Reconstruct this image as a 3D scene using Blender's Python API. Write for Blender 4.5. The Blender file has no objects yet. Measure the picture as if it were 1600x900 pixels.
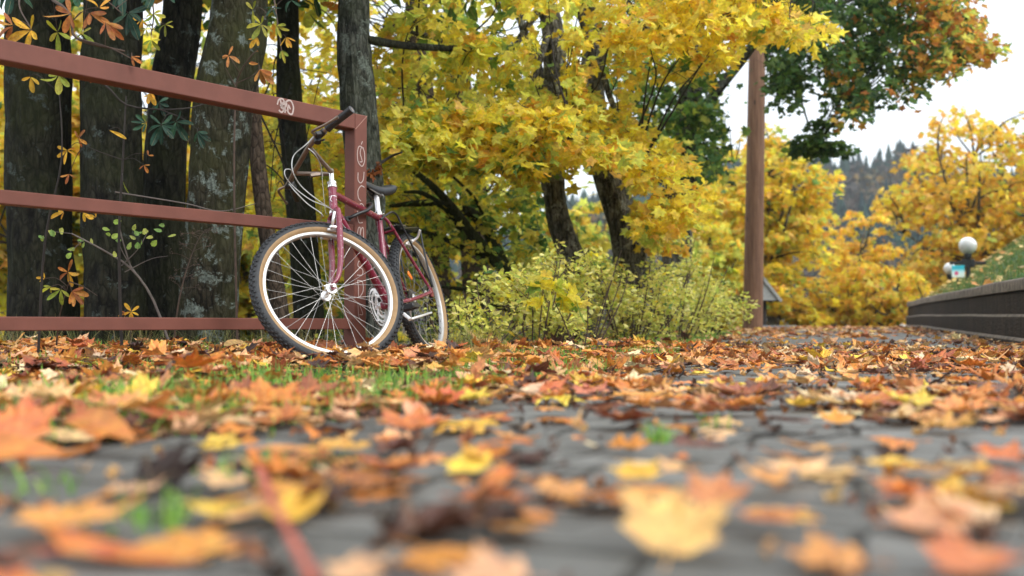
import bpy, math, random
import numpy as np
from mathutils import Matrix, Vector
rng = np.random.default_rng(7)
random.seed(7)
R_ = math.radians
scn = bpy.context.scene
col = scn.collection
F_PX = 1556.0
CAM_Z = 0.1754
TH = math.atan(57 / F_PX)

# ------------------------------------------------------------------ camera, world, sun, exposure
cam_d = bpy.data.cameras.new('camera'); cam = bpy.data.objects.new('camera', cam_d); col.objects.link(cam)
cam_d.sensor_width = 36; cam_d.lens = F_PX / 1600 * 36
cam_d.clip_start = 0.02; cam_d.clip_end = 2000
cam.location = (0, 0, CAM_Z); cam.rotation_euler = (math.pi / 2 + TH, 0, 0)
cam_d.dof.use_dof = True; cam_d.dof.focus_distance = 4.6; cam_d.dof.aperture_fstop = 2.1
scn.camera = cam

SUN_EL, SUN_AZ = 48, 60      # sun direction: azimuth from +Y towards +X
w = bpy.data.worlds.new('World'); scn.world = w; w.use_nodes = True
nt = w.node_tree; nt.nodes.clear()
def wn(t, **k):
    n = nt.nodes.new(t)
    for a, b in k.items(): setattr(n, a, b)
    return n
out = wn('ShaderNodeOutputWorld'); bg = wn('ShaderNodeBackground'); bg2 = wn('ShaderNodeBackground')
sky = wn('ShaderNodeTexSky', sky_type='NISHITA'); sky.sun_disc = False
sky.sun_elevation = R_(SUN_EL); sky.sun_rotation = R_(SUN_AZ)
bg.inputs['Strength'].default_value = 0.05
nt.links.new(sky.outputs[0], bg.inputs[0])
# overcast cloud deck: brighter overhead than at the horizon
tc = wn('ShaderNodeTexCoord'); sep = wn('ShaderNodeSeparateXYZ'); nt.links.new(tc.outputs['Generated'], sep.inputs[0])
mr = wn('ShaderNodeMapRange'); mr.inputs[1].default_value = 0; mr.inputs[2].default_value = 1; mr.inputs[3].default_value = 0.68; mr.inputs[4].default_value = 1.45
nt.links.new(sep.outputs[2], mr.inputs[0])
nz = wn('ShaderNodeTexNoise'); nz.inputs['Scale'].default_value = 1.6; nz.inputs['Detail'].default_value = 4
nt.links.new(tc.outputs['Generated'], nz.inputs[0])
mr2 = wn('ShaderNodeMapRange'); mr2.inputs[1].default_value = .3; mr2.inputs[2].default_value = .7; mr2.inputs[3].default_value = .92; mr2.inputs[4].default_value = 1.05
nt.links.new(nz.outputs[0], mr2.inputs[0])
mm = wn('ShaderNodeMath', operation='MULTIPLY'); nt.links.new(mr.outputs[0], mm.inputs[0]); nt.links.new(mr2.outputs[0], mm.inputs[1])
bg2.inputs[0].default_value = (0.96, 0.985, 1.0, 1); nt.links.new(mm.outputs[0], bg2.inputs[1])
add = wn('ShaderNodeAddShader'); nt.links.new(bg.outputs[0], add.inputs[0]); nt.links.new(bg2.outputs[0], add.inputs[1])
nt.links.new(add.outputs[0], out.inputs[0])

sd = bpy.data.lights.new('sun', 'SUN'); sd.energy = 1.5; sd.angle = R_(25); sd.color = (1, .965, .91)
sun = bpy.data.objects.new('sun', sd); col.objects.link(sun)
v = Vector((math.sin(R_(SUN_AZ)) * math.cos(R_(SUN_EL)), math.cos(R_(SUN_AZ)) * math.cos(R_(SUN_EL)), math.sin(R_(SUN_EL))))
v = Vector((0.62, -0.50, 0.62)).normalized()
sun.rotation_euler = v.to_track_quat('Z', 'Y').to_euler()
sky.sun_elevation = math.asin(v.z); sky.sun_rotation = math.atan2(v.x, v.y)
scn.view_settings.view_transform = 'Standard'; scn.view_settings.look = 'None'
scn.view_settings.exposure = 0.55; scn.view_settings.gamma = 1.0; scn.view_settings.use_curve_mapping = False
scn.render.engine = 'CYCLES'
cy = scn.cycles
cy.max_bounces = 6; cy.diffuse_bounces = 3; cy.transmission_bounces = 5; cy.glossy_bounces = 2; cy.transparent_max_bounces = 4; cy.volume_bounces = 0
cy.use_denoising = True
try: cy.denoiser = 'OPENIMAGEDENOISE'
except Exception: pass
cy.caustics_reflective = False; cy.caustics_refractive = False
cy.sample_clamp_indirect = 4

# ------------------------------------------------------------------ layout helpers
def at(px, py, d):
    """point of the place seen at photo pixel (px,py) when it stands d metres ahead"""
    a, b = (px - 800) / F_PX, -(py - 450) / F_PX
    y = math.cos(TH) - math.sin(TH) * b; z = math.sin(TH) + math.cos(TH) * b
    return np.array([a * d / y, d, z * d / y + CAM_Z])
def pxof(P):
    P = np.atleast_2d(P); z0 = P[:, 2] - CAM_Z
    y = P[:, 1] * math.cos(TH) + z0 * math.sin(TH); z = -P[:, 1] * math.sin(TH) + z0 * math.cos(TH)
    y = np.maximum(y, 1e-3)
    return 800 + F_PX * P[:, 0] / y, 450 - F_PX * z / y
def sstep(a, b, x):
    t = np.clip((x - a) / (b - a), 0, 1); return t * t * (3 - 2 * t)
def hash3(ix, iy, iz, s=0):
    n = (ix.astype(np.int64) * 374761393 + iy.astype(np.int64) * 668265263 + iz.astype(np.int64) * 2147483647 + s * 974634777) & 0xffffffff
    n = ((n ^ (n >> 13)) * 1274126177) & 0xffffffff
    return ((n ^ (n >> 16)) & 0xffff) / 65535.0
def vnoise(P, s=0):
    P = np.asarray(P, float); i = np.floor(P); f = P - i; f = f * f * (3 - 2 * f); r = 0
    for a in (0, 1):
        for b in (0, 1):
            for c in (0, 1):
                wgt = (f[..., 0] if a else 1 - f[..., 0]) * (f[..., 1] if b else 1 - f[..., 1]) * (f[..., 2] if c else 1 - f[..., 2])
                r = r + wgt * hash3(i[..., 0] + a, i[..., 1] + b, i[..., 2] + c, s)
    return r
def n2(x, y, sc, s=0):
    x = np.asarray(x, float); return vnoise(np.stack([x * sc, np.asarray(y, float) * sc, np.zeros_like(x)], -1), s)

# the wall line and the ground
WALL = np.array([(2.35, -5), (2.35, -2.5), (2.38, 0), (2.5, 2.4), (2.88, 4.6), (3.6, 7), (4.9, 11), (6.38, 15.5), (7.3, 18.3), (7.6, 19.3), (8.1, 20.1), (9.0, 20.8), (11, 21.6)])
PATH_L = np.array([(-2.6, .15), (-1.5, .72), (-.72, 1.4), (-.3, 1.93), (0.02, 2.76), (.55, 4.2), (1.3, 7), (3.35, 14.5), (5.2, 21), (6.4, 26), (8.0, 34)])
def path_left(y): return np.interp(y, PATH_L[:, 1], PATH_L[:, 0])
def wall_x(y):
    return np.where(y < 18.3, np.interp(y, WALL[:9, 1], WALL[:9, 0]), 7.3 + .2 * (y - 18.3))
def edge_s(x, y):
    s1 = y - 5.45 - .12 * np.sin(x * 2.1); s2 = -.92 * (x + .3) + .38 * (y - 5.5)
    return np.minimum(s1, s2)
def G(x, y):
    x = np.asarray(x, float); y = np.asarray(y, float)
    z = .105 * np.clip((y - 5) / 11, 0, 1)
    z = z - .085 * np.clip(y - 21, 0, 42)
    s = np.maximum(edge_s(x, y), 0)
    z = z - .22 * sstep(0, 1.0, s) - np.clip(.30 * (s - .6), 0, 2.4)
    z = z + .03 * sstep(-.3, -1.6, x) * sstep(3.4, 5, y) * sstep(.3, -.4, edge_s(x, y))
    verge = sstep(.02, .5, path_left(y) - x)
    z = z + verge * (.025 * n2(x, y, 2.2) - .004)
    # far valley floor and hill
    return z
def Gs(x, y): return float(G(x, y))

# ------------------------------------------------------------------ mesh helpers
class MB:
    def __init__(s): s.V = []; s.F = []; s.M = []; s.n = 0
    def add(s, V, F, m=0):
        V = np.asarray(V, float); s.V.append(V)
        for f in F: s.F.append([i + s.n for i in f]); s.M.append(m)
        s.n += len(V); return s
    def box(s, c, sx, sy, sz, Rm=None, m=0, bev=0.0):
        hx, hy, hz = sx / 2, sy / 2, sz / 2
        if bev <= 0:
            V = np.array([(a * hx, b * hy, e * hz) for a in (-1, 1) for b in (-1, 1) for e in (-1, 1)])
            F = [(0, 1, 3, 2), (4, 6, 7, 5), (0, 4, 5, 1), (2, 3, 7, 6), (0, 2, 6, 4), (1, 5, 7, 3)]
        else:
            V = []; b_ = bev
            for a in (-1, 1):
                for b in (-1, 1):
                    for e in (-1, 1):
                        V += [(a * hx, b * (hy - b_), e * (hz - b_)), (a * (hx - b_), b * hy, e * (hz - b_)), (a * (hx - b_), b * (hy - b_), e * hz)]
            V = np.array(V); ix = lambda a, b, e, k: ((a > 0) * 4 + (b > 0) * 2 + (e > 0)) * 3 + k
            F = []
            for a in (-1, 1):
                q = [ix(a, -1, -1, 0), ix(a, 1, -1, 0), ix(a, 1, 1, 0), ix(a, -1, 1, 0)]; F.append(q if a > 0 else q[::-1])
                q = [ix(-1, a, -1, 1), ix(1, a, -1, 1), ix(1, a, 1, 1), ix(-1, a, 1, 1)]; F.append(q if a < 0 else q[::-1])
                q = [ix(-1, -1, a, 2), ix(1, -1, a, 2), ix(1, 1, a, 2), ix(-1, 1, a, 2)]; F.append(q if a > 0 else q[::-1])
            for a in (-1, 1):
                for b in (-1, 1):
                    F.append([ix(a, b, -1, 0), ix(a, b, 1, 0), ix(a, b, 1, 1), ix(a, b, -1, 1)][::1 if a * b < 0 else -1])
                    F.append([ix(a, -1, b, 0), ix(a, 1, b, 0), ix(a, 1, b, 2), ix(a, -1, b, 2)][::-1 if a * b < 0 else 1])
                    F.append([ix(-1, a, b, 1), ix(1, a, b, 1), ix(1, a, b, 2), ix(-1, a, b, 2)][::1 if a * b < 0 else -1])
                    for e in (-1, 1):
                        F.append([ix(a, b, e, 0), ix(a, b, e, 1), ix(a, b, e, 2)][::1 if a * b * e > 0 else -1])
        if Rm is not None: V = V @ np.asarray(Rm).T
        return s.add(V + np.asarray(c), F, m)
    def tube(s, pts, rad, seg=10, m=0, cap=True, noise=0, closed=False, rfun=None):
        P = np.asarray(pts, float); n = len(P)
        rad = np.full(n, rad, float) if np.isscalar(rad) else np.interp(np.linspace(0, 1, n), np.linspace(0, 1, len(rad)), rad)
        T = np.zeros_like(P)
        if closed: T = np.roll(P, -1, 0) - np.roll(P, 1, 0)
        else:
            T[1:-1] = P[2:] - P[:-2]; T[0] = P[1] - P[0]; T[-1] = P[-1] - P[-2]
        T /= np.linalg.norm(T, axis=1)[:, None] + 1e-12
        a = np.array([0, 0, 1.]) if abs(T[0][2]) < .9 else np.array([1., 0, 0])
        U = np.cross(T[0], a); U /= np.linalg.norm(U); V = []
        th = np.linspace(0, 2 * np.pi, seg, endpoint=False)
        for i in range(n):
            U = U - T[i] * np.dot(U, T[i]); U /= np.linalg.norm(U); W = np.cross(T[i], U)
            r = rad[i] if rfun is None else rad[i] * rfun(i, th, P[i])
            V.append(P[i] + np.outer(np.cos(th) * r, U) + np.outer(np.sin(th) * r, W))
        V = np.concatenate(V); F = []
        for i in range(n if closed else n - 1):
            j = (i + 1) % n
            for k in range(seg):
                l = (k + 1) % seg; F.append((i * seg + k, i * seg + l, j * seg + l, j * seg + k))
        if cap and not closed:
            F.append(tuple(range(seg))[::-1]); F.append(tuple((n - 1) * seg + k for k in range(seg)))
        return s.add(V, F, m)
    def lathe(s, prof, seg=48, mats=None, axis='y', closed=False, m=0):
        """prof: (r, h) revolved round the axis"""
        th = np.linspace(0, 2 * np.pi, seg, endpoint=False); V = []
        for r, h in prof:
            if axis == 'y': V.append(np.stack([r * np.cos(th), np.full(seg, h), r * np.sin(th)], 1))
            else: V.append(np.stack([r * np.cos(th), r * np.sin(th), np.full(seg, h)], 1))
        V = np.concatenate(V); n = len(prof); base = s.n
        s.V.append(V); s.n += len(V)
        for i in range(n if closed else n - 1):
            j = (i + 1) % n
            for k in range(seg):
                l = (k + 1) % seg
                s.F.append([base + i * seg + k, base + j * seg + k, base + j * seg + l, base + i * seg + l]); s.M.append(mats[i] if mats else m)
        return s
    def build(s, name, mats, parent=None, smooth=True, world=False, xf=None):
        V = np.concatenate(s.V) if s.V else np.zeros((0, 3))
        if xf is not None: V = xf(V)
        if world and parent is not None: V = V - np.array(parent.location)
        me = bpy.data.meshes.new(name)
        me.vertices.add(len(V)); me.vertices.foreach_set('co', V.astype(np.float32).ravel())
        ln = np.array([len(f) for f in s.F]); me.loops.add(int(ln.sum()))
        me.loops.foreach_set('vertex_index', np.concatenate([np.asarray(f) for f in s.F]).astype(np.int32))
        me.polygons.add(len(ln)); st = np.concatenate([[0], np.cumsum(ln)[:-1]])
        me.polygons.foreach_set('loop_start', st.astype(np.int32))
        me.polygons.foreach_set('material_index', np.array(s.M, np.int32))
        me.polygons.foreach_set('use_smooth', np.full(len(ln), smooth))
        me.update(calc_edges=True)
        for m in (mats if isinstance(mats, (list, tuple)) else [mats]): me.materials.append(m)
        if smooth:
            try: me.set_sharp_from_angle(angle=R_(38))
            except Exception: pass
        return link(name, me, parent)
def link(name, me, parent=None):
    o = bpy.data.objects.new(name, me); col.objects.link(o)
    if parent is not None: o.parent = parent
    return o
def tag(o, label=None, cat=None, group=None, kind=None):
    if label: o['label'] = label
    if cat: o['category'] = cat
    if group: o['group'] = group
    if kind: o['kind'] = kind
    return o
def thing(name, label, cat, loc=(0, 0, 0), group=None):
    o = bpy.data.objects.new(name, None); col.objects.link(o); o.location = tuple(float(c) for c in loc); o.empty_display_size = .1
    return tag(o, label, cat, group)
def bez(pts, n=24):
    """smooth curve (Catmull-Rom) through the points"""
    P = np.asarray(pts, float)
    if len(P) == 2: return P[0] + np.linspace(0, 1, n)[:, None] * (P[1] - P[0])
    Q = np.vstack([2 * P[0] - P[1], P, 2 * P[-1] - P[-2]]); o = []; k = max(2, n // (len(P) - 1))
    for i in range(1, len(Q) - 2):
        t = np.linspace(0, 1, k, endpoint=False)[:, None]
        o.append(.5 * ((2 * Q[i]) + (-Q[i-1] + Q[i+1]) * t + (2*Q[i-1] - 5*Q[i] + 4*Q[i+1] - Q[i+2]) * t**2 + (-Q[i-1] + 3*Q[i] - 3*Q[i+1] + Q[i+2]) * t**3))
    o.append(P[-1:]); return np.concatenate(o)

# ------------------------------------------------------------------ materials
def mat(name):
    m = bpy.data.materials.new(name); m.use_nodes = True; n = m.node_tree
    b = n.nodes['Principled BSDF']; return m, n, b
def N(n, t, ins=None, **k):
    x = n.nodes.new(t)
    for a, b in k.items(): setattr(x, a, b)
    for a, b in (ins or {}).items(): x.inputs[a].default_value = b
    return x
def ramp(n, stops, fac=None, interp='LINEAR'):
    r = n.nodes.new('ShaderNodeValToRGB'); r.color_ramp.interpolation = interp
    e = r.color_ramp.elements
    while len(e) < len(stops): e.new(.5)
    for i, (p, c) in enumerate(stops): e[i].position = p; e[i].color = (*c, 1) if len(c) == 3 else c
    if fac is not None: n.links.new(fac, r.inputs[0])
    return r
def simple(name, c, rough=.5, metal=0, spec=.5, var=.15, scale=30, bump=0, coat=0, dirt=None):
    m, n, b = mat(name); L = n.links.new
    tcx = N(n, 'ShaderNodeTexCoord'); no = N(n, 'ShaderNodeTexNoise', {'Scale': scale, 'Detail': 6, 'Roughness': .6}); L(tcx.outputs['Object'], no.inputs[0])
    lo = tuple(max(0, x * (1 - var)) for x in c); hi = tuple(min(1, x * (1 + var)) for x in c)
    r = ramp(n, [(.3, lo), (.7, hi)], no.outputs[0]); src = r.outputs[0]
    if dirt:
        n2_ = N(n, 'ShaderNodeTexNoise', {'Scale': dirt[1], 'Detail': 8, 'Roughness': .7}); L(tcx.outputs['Object'], n2_.inputs[0])
        r2 = ramp(n, [(dirt[2], (0, 0, 0)), (dirt[2] + .06, (1, 1, 1))], n2_.outputs[0])
        mx = N(n, 'ShaderNodeMix', data_type='RGBA'); L(r2.outputs[0], mx.inputs[0]); L(src, mx.inputs[6]); mx.inputs[7].default_value = (*dirt[0], 1); src = mx.outputs[2]
    L(src, b.inputs['Base Color']); b.inputs['Roughness'].default_value = rough; b.inputs['Metallic'].default_value = metal
    b.inputs['Specular IOR Level'].default_value = spec; b.inputs['Coat Weight'].default_value = coat
    if bump:
        bp_ = N(n, 'ShaderNodeBump', {'Strength': bump, 'Distance': .01}); L(no.outputs[0], bp_.inputs['Height']); L(bp_.outputs[0], b.inputs['Normal'])
    return m
def leaf_material(name, trans=.45, src='attr', rough=.55, spots=True, scale=60, satur=1.0):
    """thin leaf: diffuse + light coming through, colour from the leaf itself, paler veins"""
    m, n, b = mat(name); L = n.links.new
    if src == 'attr': c = N(n, 'ShaderNodeAttribute', attribute_name='leafcol').outputs['Color']
    else: c = N(n, 'ShaderNodeObjectInfo').outputs['Color']
    ve = N(n, 'ShaderNodeAttribute', attribute_name='vein')
    tcx = N(n, 'ShaderNodeTexCoord'); no = N(n, 'ShaderNodeTexNoise', {'Scale': scale, 'Detail': 5, 'Roughness': .65}); L(tcx.outputs['Object'], no.inputs[0])
    hs = N(n, 'ShaderNodeHueSaturation'); L(c, hs.inputs['Color'])
    mv = N(n, 'ShaderNodeMapRange', {1: .35, 2: .65, 3: .62, 4: 1.22}); L(no.outputs[0], mv.inputs[0]); mh = N(n, 'ShaderNodeMapRange', {1: .35, 2: .65, 3: .482, 4: .515}); L(no.outputs[1], mh.inputs[0]); L(mh.outputs[0], hs.inputs['Hue']); L(mv.outputs[0], hs.inputs['Value'])
    mx = N(n, 'ShaderNodeMix', data_type='RGBA', blend_type='MIX')
    mv2 = N(n, 'ShaderNodeMapRange', {1: .82, 2: 1.0, 3: 0, 4: .35}); L(ve.outputs['Fac'], mv2.inputs[0]); L(mv2.outputs[0], mx.inputs[0])
    L(hs.outputs[0], mx.inputs[6]); mx.inputs[7].default_value = (.62, .47, .22, 1)
    col_ = mx.outputs[2]
    if spots:
        n3 = N(n, 'ShaderNodeTexNoise', {'Scale': scale * 2.2, 'Detail': 3}); L(tcx.outputs['Object'], n3.inputs[0])
        r3 = ramp(n, [(.66, (0, 0, 0)), (.72, (1, 1, 1))], n3.outputs[0]); m3 = N(n, 'ShaderNodeMix', data_type='RGBA'); m3.inputs[7].default_value = (.10, .045, .02, 1)
        L(r3.outputs[0], m3.inputs[0]); L(col_, m3.inputs[6]); col_ = m3.outputs[2]
    L(col_, b.inputs['Base Color']); b.inputs['Roughness'].default_value = rough; b.inputs['Specular IOR Level'].default_value = .35
    tr = N(n, 'ShaderNodeBsdfTranslucent'); L(col_, tr.inputs[0]); ms = N(n, 'ShaderNodeMixShader', {0: trans})
    L(b.outputs[0], ms.inputs[1]); L(tr.outputs[0], ms.inputs[2]); L(ms.outputs[0], n.nodes['Material Output'].inputs[0])
    bp_ = N(n, 'ShaderNodeBump', {'Strength': .25, 'Distance': .004}); L(no.outputs[0], bp_.inputs['Height']); L(bp_.outputs[0], b.inputs['Normal'])
    return m
def bark_material(name, dark, light, lichen=(.27, .31, .27), lich=.60, moss=(.035, .045, .012), mossamt=.5, sc=1.0):
    m, n, b = mat(name); L = n.links.new
    tcx = N(n, 'ShaderNodeTexCoord'); mp = N(n, 'ShaderNodeMapping'); mp.inputs['Scale'].default_value = (1, 1, .35); L(tcx.outputs['Object'], mp.inputs[0])
    n1 = N(n, 'ShaderNodeTexNoise', {'Scale': 26 * sc, 'Detail': 8, 'Roughness': .7}); L(mp.outputs[0], n1.inputs[0])
    vo = N(n, 'ShaderNodeTexVoronoi', {'Scale': 30 * sc}, feature='DISTANCE_TO_EDGE'); L(mp.outputs[0], vo.inputs[0])
    r1 = ramp(n, [(.40, dark), (.60, light)], n1.outputs[0]); crk = ramp(n, [(.0, (.12, .12, .12)), (.10, (1, 1, 1))], vo.outputs['Distance']); mc = N(n, 'ShaderNodeMix', data_type='RGBA', blend_type='MULTIPLY'); mc.inputs[0].default_value = .8; L(r1.outputs[0], mc.inputs[6]); L(crk.outputs[0], mc.inputs[7])
    ng = N(n, 'ShaderNodeTexNoise', {'Scale': 3.2, 'Detail': 4}); L(tcx.outputs['Object'], ng.inputs[0])
    rg = ramp(n, [(.5 - .15 * mossamt, (0, 0, 0)), (.75, (mossamt,) * 3)], ng.outputs[0])
    m1 = N(n, 'ShaderNodeMix', data_type='RGBA'); L(rg.outputs[0], m1.inputs[0]); L(mc.outputs[2], m1.inputs[6]); m1.inputs[7].default_value = (*moss, 1)
    nl = N(n, 'ShaderNodeTexNoise', {'Scale': 8.0, 'Detail': 9, 'Roughness': .72, 'Distortion': .3}); L(tcx.outputs['Object'], nl.inputs[0])
    rl = ramp(n, [(lich, (0, 0, 0)), (lich + .03, (1, 1, 1))], nl.outputs[0])
    nl2 = N(n, 'ShaderNodeTexNoise', {'Scale': 90, 'Detail': 3}); L(tcx.outputs['Object'], nl2.inputs[0])
    rl2 = ramp(n, [(.35, tuple(x * .35 for x in lichen)), (.65, lichen)], nl2.outputs[0])
    m2 = N(n, 'ShaderNodeMix', data_type='RGBA'); L(rl.outputs[0], m2.inputs[0]); L(m1.outputs[2], m2.inputs[6]); L(rl2.outputs[0], m2.inputs[7])
    L(m2.outputs[2], b.inputs['Base Color']); b.inputs['Roughness'].default_value = .9; b.inputs['Specular IOR Level'].default_value = .2
    ad = N(n, 'ShaderNodeMath', operation='ADD'); L(n1.outputs[0], ad.inputs[0]); L(vo.outputs[0], ad.inputs[1])
    bp_ = N(n, 'ShaderNodeBump', {'Strength': 1.0, 'Distance': .035}); L(ad.outputs[0], bp_.inputs['Height']); L(bp_.outputs[0], b.inputs['Normal'])
    return m

M = {}
M['bark_dark'] = bark_material('dark_chestnut_bark', (.003, .003, .0025), (.028, .028, .018), (.075, .095, .085), .59, sc=.9)
M['bark_lichen'] = bark_material('lichen_bark', (.009, .008, .005), (.050, .045, .028), (.19, .23, .20), .545, (.05, .055, .016), .8)
M['bark_grey'] = bark_material('grey_bark', (.014, .016, .013), (.11, .115, .095), (.17, .20, .165), .55, (.04, .05, .022), .6)
M['bark_maple'] = bark_material('maple_bark', (.022, .020, .017), (.27, .26, .225), (.42, .43, .38), .55, (.045, .045, .02), .5)
M['bark_brown'] = bark_material('brown_bark', (.05, .035, .026), (.13, .095, .07), (.2, .2, .16), .70, (.07, .06, .03), .3)
M['bark_mossy'] = bark_material('mossy_branch', (.02, .02, .012), (.06, .06, .03), (.1, .13, .05), .6, (.05, .07, .015), 1.0)
M['twig'] = simple('twig', (.07, .045, .032), .8, var=.4)
M['twig_dark'] = simple('dark_twig', (.022, .017, .014), .8, var=.4)
M['twig_grey'] = simple('grey_twig', (.13, .11, .1), .8, var=.3)
M['leaf'] = leaf_material('crown_leaf', .66, spots=False, scale=25)
M['leaf_far'] = leaf_material('far_leaf', .64, spots=False, scale=4)
M['leaf_near'] = leaf_material('chestnut_leaf', .4, spots=True, scale=45)
M['litter'] = leaf_material('litter_leaf', .18, spots=True, scale=60, rough=.5)
M['leaf_obj'] = leaf_material('fallen_leaf', .2, 'obj', rough=.42, spots=True, scale=4.5)
M['grass'] = leaf_material('grass_blade', .35, spots=False, scale=10)

# ------------------------------------------------------------------ leaf templates and mass leaves
def outline_maple(detail=True):
    tips = [(90, 1.0, 13), (38, .88, 12), (-14, .56, 14)]
    pts = []
    right = [(-90, .10), (-62, .34)] if not detail else [(-90, .08), (-72, .30), (-48, .40), (-34, .42)]
    if detail:
        seq = [(-14, .66), (-4, .54), (4, .58), (12, .49), (22, .72), (30, .72), (38, .94), (46, .74), (54, .76), (62, .56), (70, .74), (78, .72), (84, .84), (90, 1.02)]
    else:
        seq = [(-14, .66), (10, .50), (38, .92), (62, .57), (77, .76), (90, 1.0)]
    R1 = right + seq
    L1 = [(180 - a, r) for a, r in R1[::-1] if a not in (90, -90)]
    pts = R1 + L1
    return np.array([(r * math.cos(R_(a)), r * math.sin(R_(a)) + .12) for a, r in pts]), np.array([1.0 if (r > .5 and a in (90, 38, -14, 142, 194)) else 0.0 for a, r in pts])
def outline_oval(n=12, w=.185, pt=1.6, serr=0):
    t = np.linspace(0, 2 * np.pi, n, endpoint=False) - np.pi / 2
    y = (np.sin(t) + 1) / 2; x = np.cos(t) * w * (np.clip(y, 0, 1) ** .35 if pt else 1) * (1.15 - .3 * abs(y - .62))
    return np.stack([x, y], 1), np.array([1.0 if abs(xx) < .02 else 0 for xx in x])
def template(o, vein, rings=1, center=(0, .1)):
    """returns verts (k,3), tris, vein weights: fan with optional mid ring"""
    c = np.array(center); n = len(o); V = [np.array([[*c, 0]])]; W = [np.array([1.0])]
    for r in range(1, rings + 1):
        f = r / rings
        V.append(np.c_[c + (o - c) * f, np.zeros(n)]); W.append(vein if True else vein)
    T = [(0, 1 + i, 1 + (i + 1) % n) for i in range(n)]
    for r in range(1, rings):
        a, b = 1 + (r - 1) * n, 1 + r * n
        for i in range(n):
            j = (i + 1) % n; T += [(a + i, b + i, b + j), (a + i, b + j, a + j)]
    return np.concatenate(V), np.array(T), np.concatenate(W)
om, vm = outline_maple(True); omc, vmc = outline_maple(False); oo, vo_ = outline_oval()
oo8, vo8 = outline_oval(8, .3)
ord_, vrd = outline_oval(8, .42)
T_MAPLE = template(om, vm, 2); T_MAPLE3 = template(om, vm, 3); T_MAPC = template(omc, vmc, 1); T_OVAL = template(oo, vo_, 2, (0, .5)); T_OV8 = template(oo8, vo8, 1, (0, .5)); T_ROUND = template(ord_, vrd, 1, (0, .5))
def basis(tip, nrm):
    t = tip / (np.linalg.norm(tip, axis=1)[:, None] + 1e-9)
    n = nrm - t * np.sum(nrm * t, 1)[:, None]; n /= np.linalg.norm(n, axis=1)[:, None] + 1e-9
    return np.cross(t, n), t, n
def leaf_arrays(tpl, P, tip, nrm, size, colr, curl=.25, fold=.15, rnd=.08, stalk=0.0):
    V0, T, W = tpl; n = len(P); k = len(V0)
    x, t, nn = basis(tip, nrm)
    V = np.repeat(V0[None], n, 0).copy(); V[:, :, 1] += stalk
    c1 = rng.normal(0, curl, n)[:, None]; c2 = rng.normal(0, curl, n)[:, None]; c3 = rng.normal(0, curl * .6, n)[:, None]
    V[:, :, 0] *= rng.uniform(.6, 1.15, n)[:, None]
    fs = fold * rng.uniform(-.4, 1.9, n)[:, None] if fold > .2 else fold * rng.uniform(.2, 1.3, n)[:, None]
    V[:, :, 2] = c1 * V[:, :, 0] ** 2 + c2 * (V[:, :, 1] - .3) ** 2 + c3 * V[:, :, 0] * V[:, :, 1] + fs * np.abs(V[:, :, 0])
    V[:, :, 2] += rng.normal(0, rnd, (n, k)) * (np.linalg.norm(V[:, :, :2], axis=2) * .6)
    V = V * np.asarray(size)[:, None, None]
    Wd = P[:, None, :] + V[:, :, :1] * x[:, None, :] + V[:, :, 1:2] * t[:, None, :] + V[:, :, 2:3] * nn[:, None, :]
    F = (T[None] + (np.arange(n) * k)[:, None, None]).reshape(-1, 3)
    C = np.repeat(colr[:, None, :], k, 1).reshape(-1, 3); Wv = np.tile(W, n)
    return Wd.reshape(-1, 3), F, C, Wv
def tri_object(name, chunks, material, parent=None, smooth=False):
    V = np.concatenate([c[0] for c in chunks]); C = np.concatenate([c[2] for c in chunks]); Wv = np.concatenate([c[3] for c in chunks])
    F = []; o = 0
    for c in chunks: F.append(c[1] + o); o += len(c[0])
    F = np.concatenate(F)
    if parent is not None: V = V - np.array(parent.location)
    me = bpy.data.meshes.new(name); me.vertices.add(len(V)); me.vertices.foreach_set('co', V.astype(np.float32).ravel())
    me.loops.add(F.size); me.loops.foreach_set('vertex_index', F.astype(np.int32).ravel())
    me.polygons.add(len(F)); me.polygons.foreach_set('loop_start', (np.arange(len(F)) * 3).astype(np.int32))
    me.polygons.foreach_set('use_smooth', np.full(len(F), smooth)); me.update(calc_edges=True)
    a = me.attributes.new('leafcol', 'FLOAT_COLOR', 'POINT'); a.data.foreach_set('color', np.c_[C, np.ones(len(C))].astype(np.float32).ravel())
    a = me.attributes.new('vein', 'FLOAT', 'POINT'); a.data.foreach_set('value', Wv.astype(np.float32))
    me.materials.append(material)
    return link(name, me, parent)
def srgb(*c):
    c = np.array(c) / 255.0; return np.where(c <= .04045, c / 12.92, ((c + .055) / 1.055) ** 2.4)
def pick(pal, n, p=None, jit=.12):
    pal = np.array(pal); i = rng.choice(len(pal), n, p=p); c = pal[i] * rng.uniform(1 - jit, 1 + jit, (n, 1)); c = c * rng.uniform(1 - jit * .5, 1 + jit * .5, (n, 3)); return np.clip(c, .004, .95)
def inpoly(x, y, poly):
    poly = np.array(poly); r = np.zeros(len(x), bool); j = len(poly) - 1
    for i in range(len(poly)):
        a, b = poly[i], poly[j]
        c = ((a[1] > y) != (b[1] > y)) & (x < (b[0] - a[0]) * (y - a[1]) / (b[1] - a[1] + 1e-9) + a[0]); r ^= c; j = i
    return r

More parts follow.
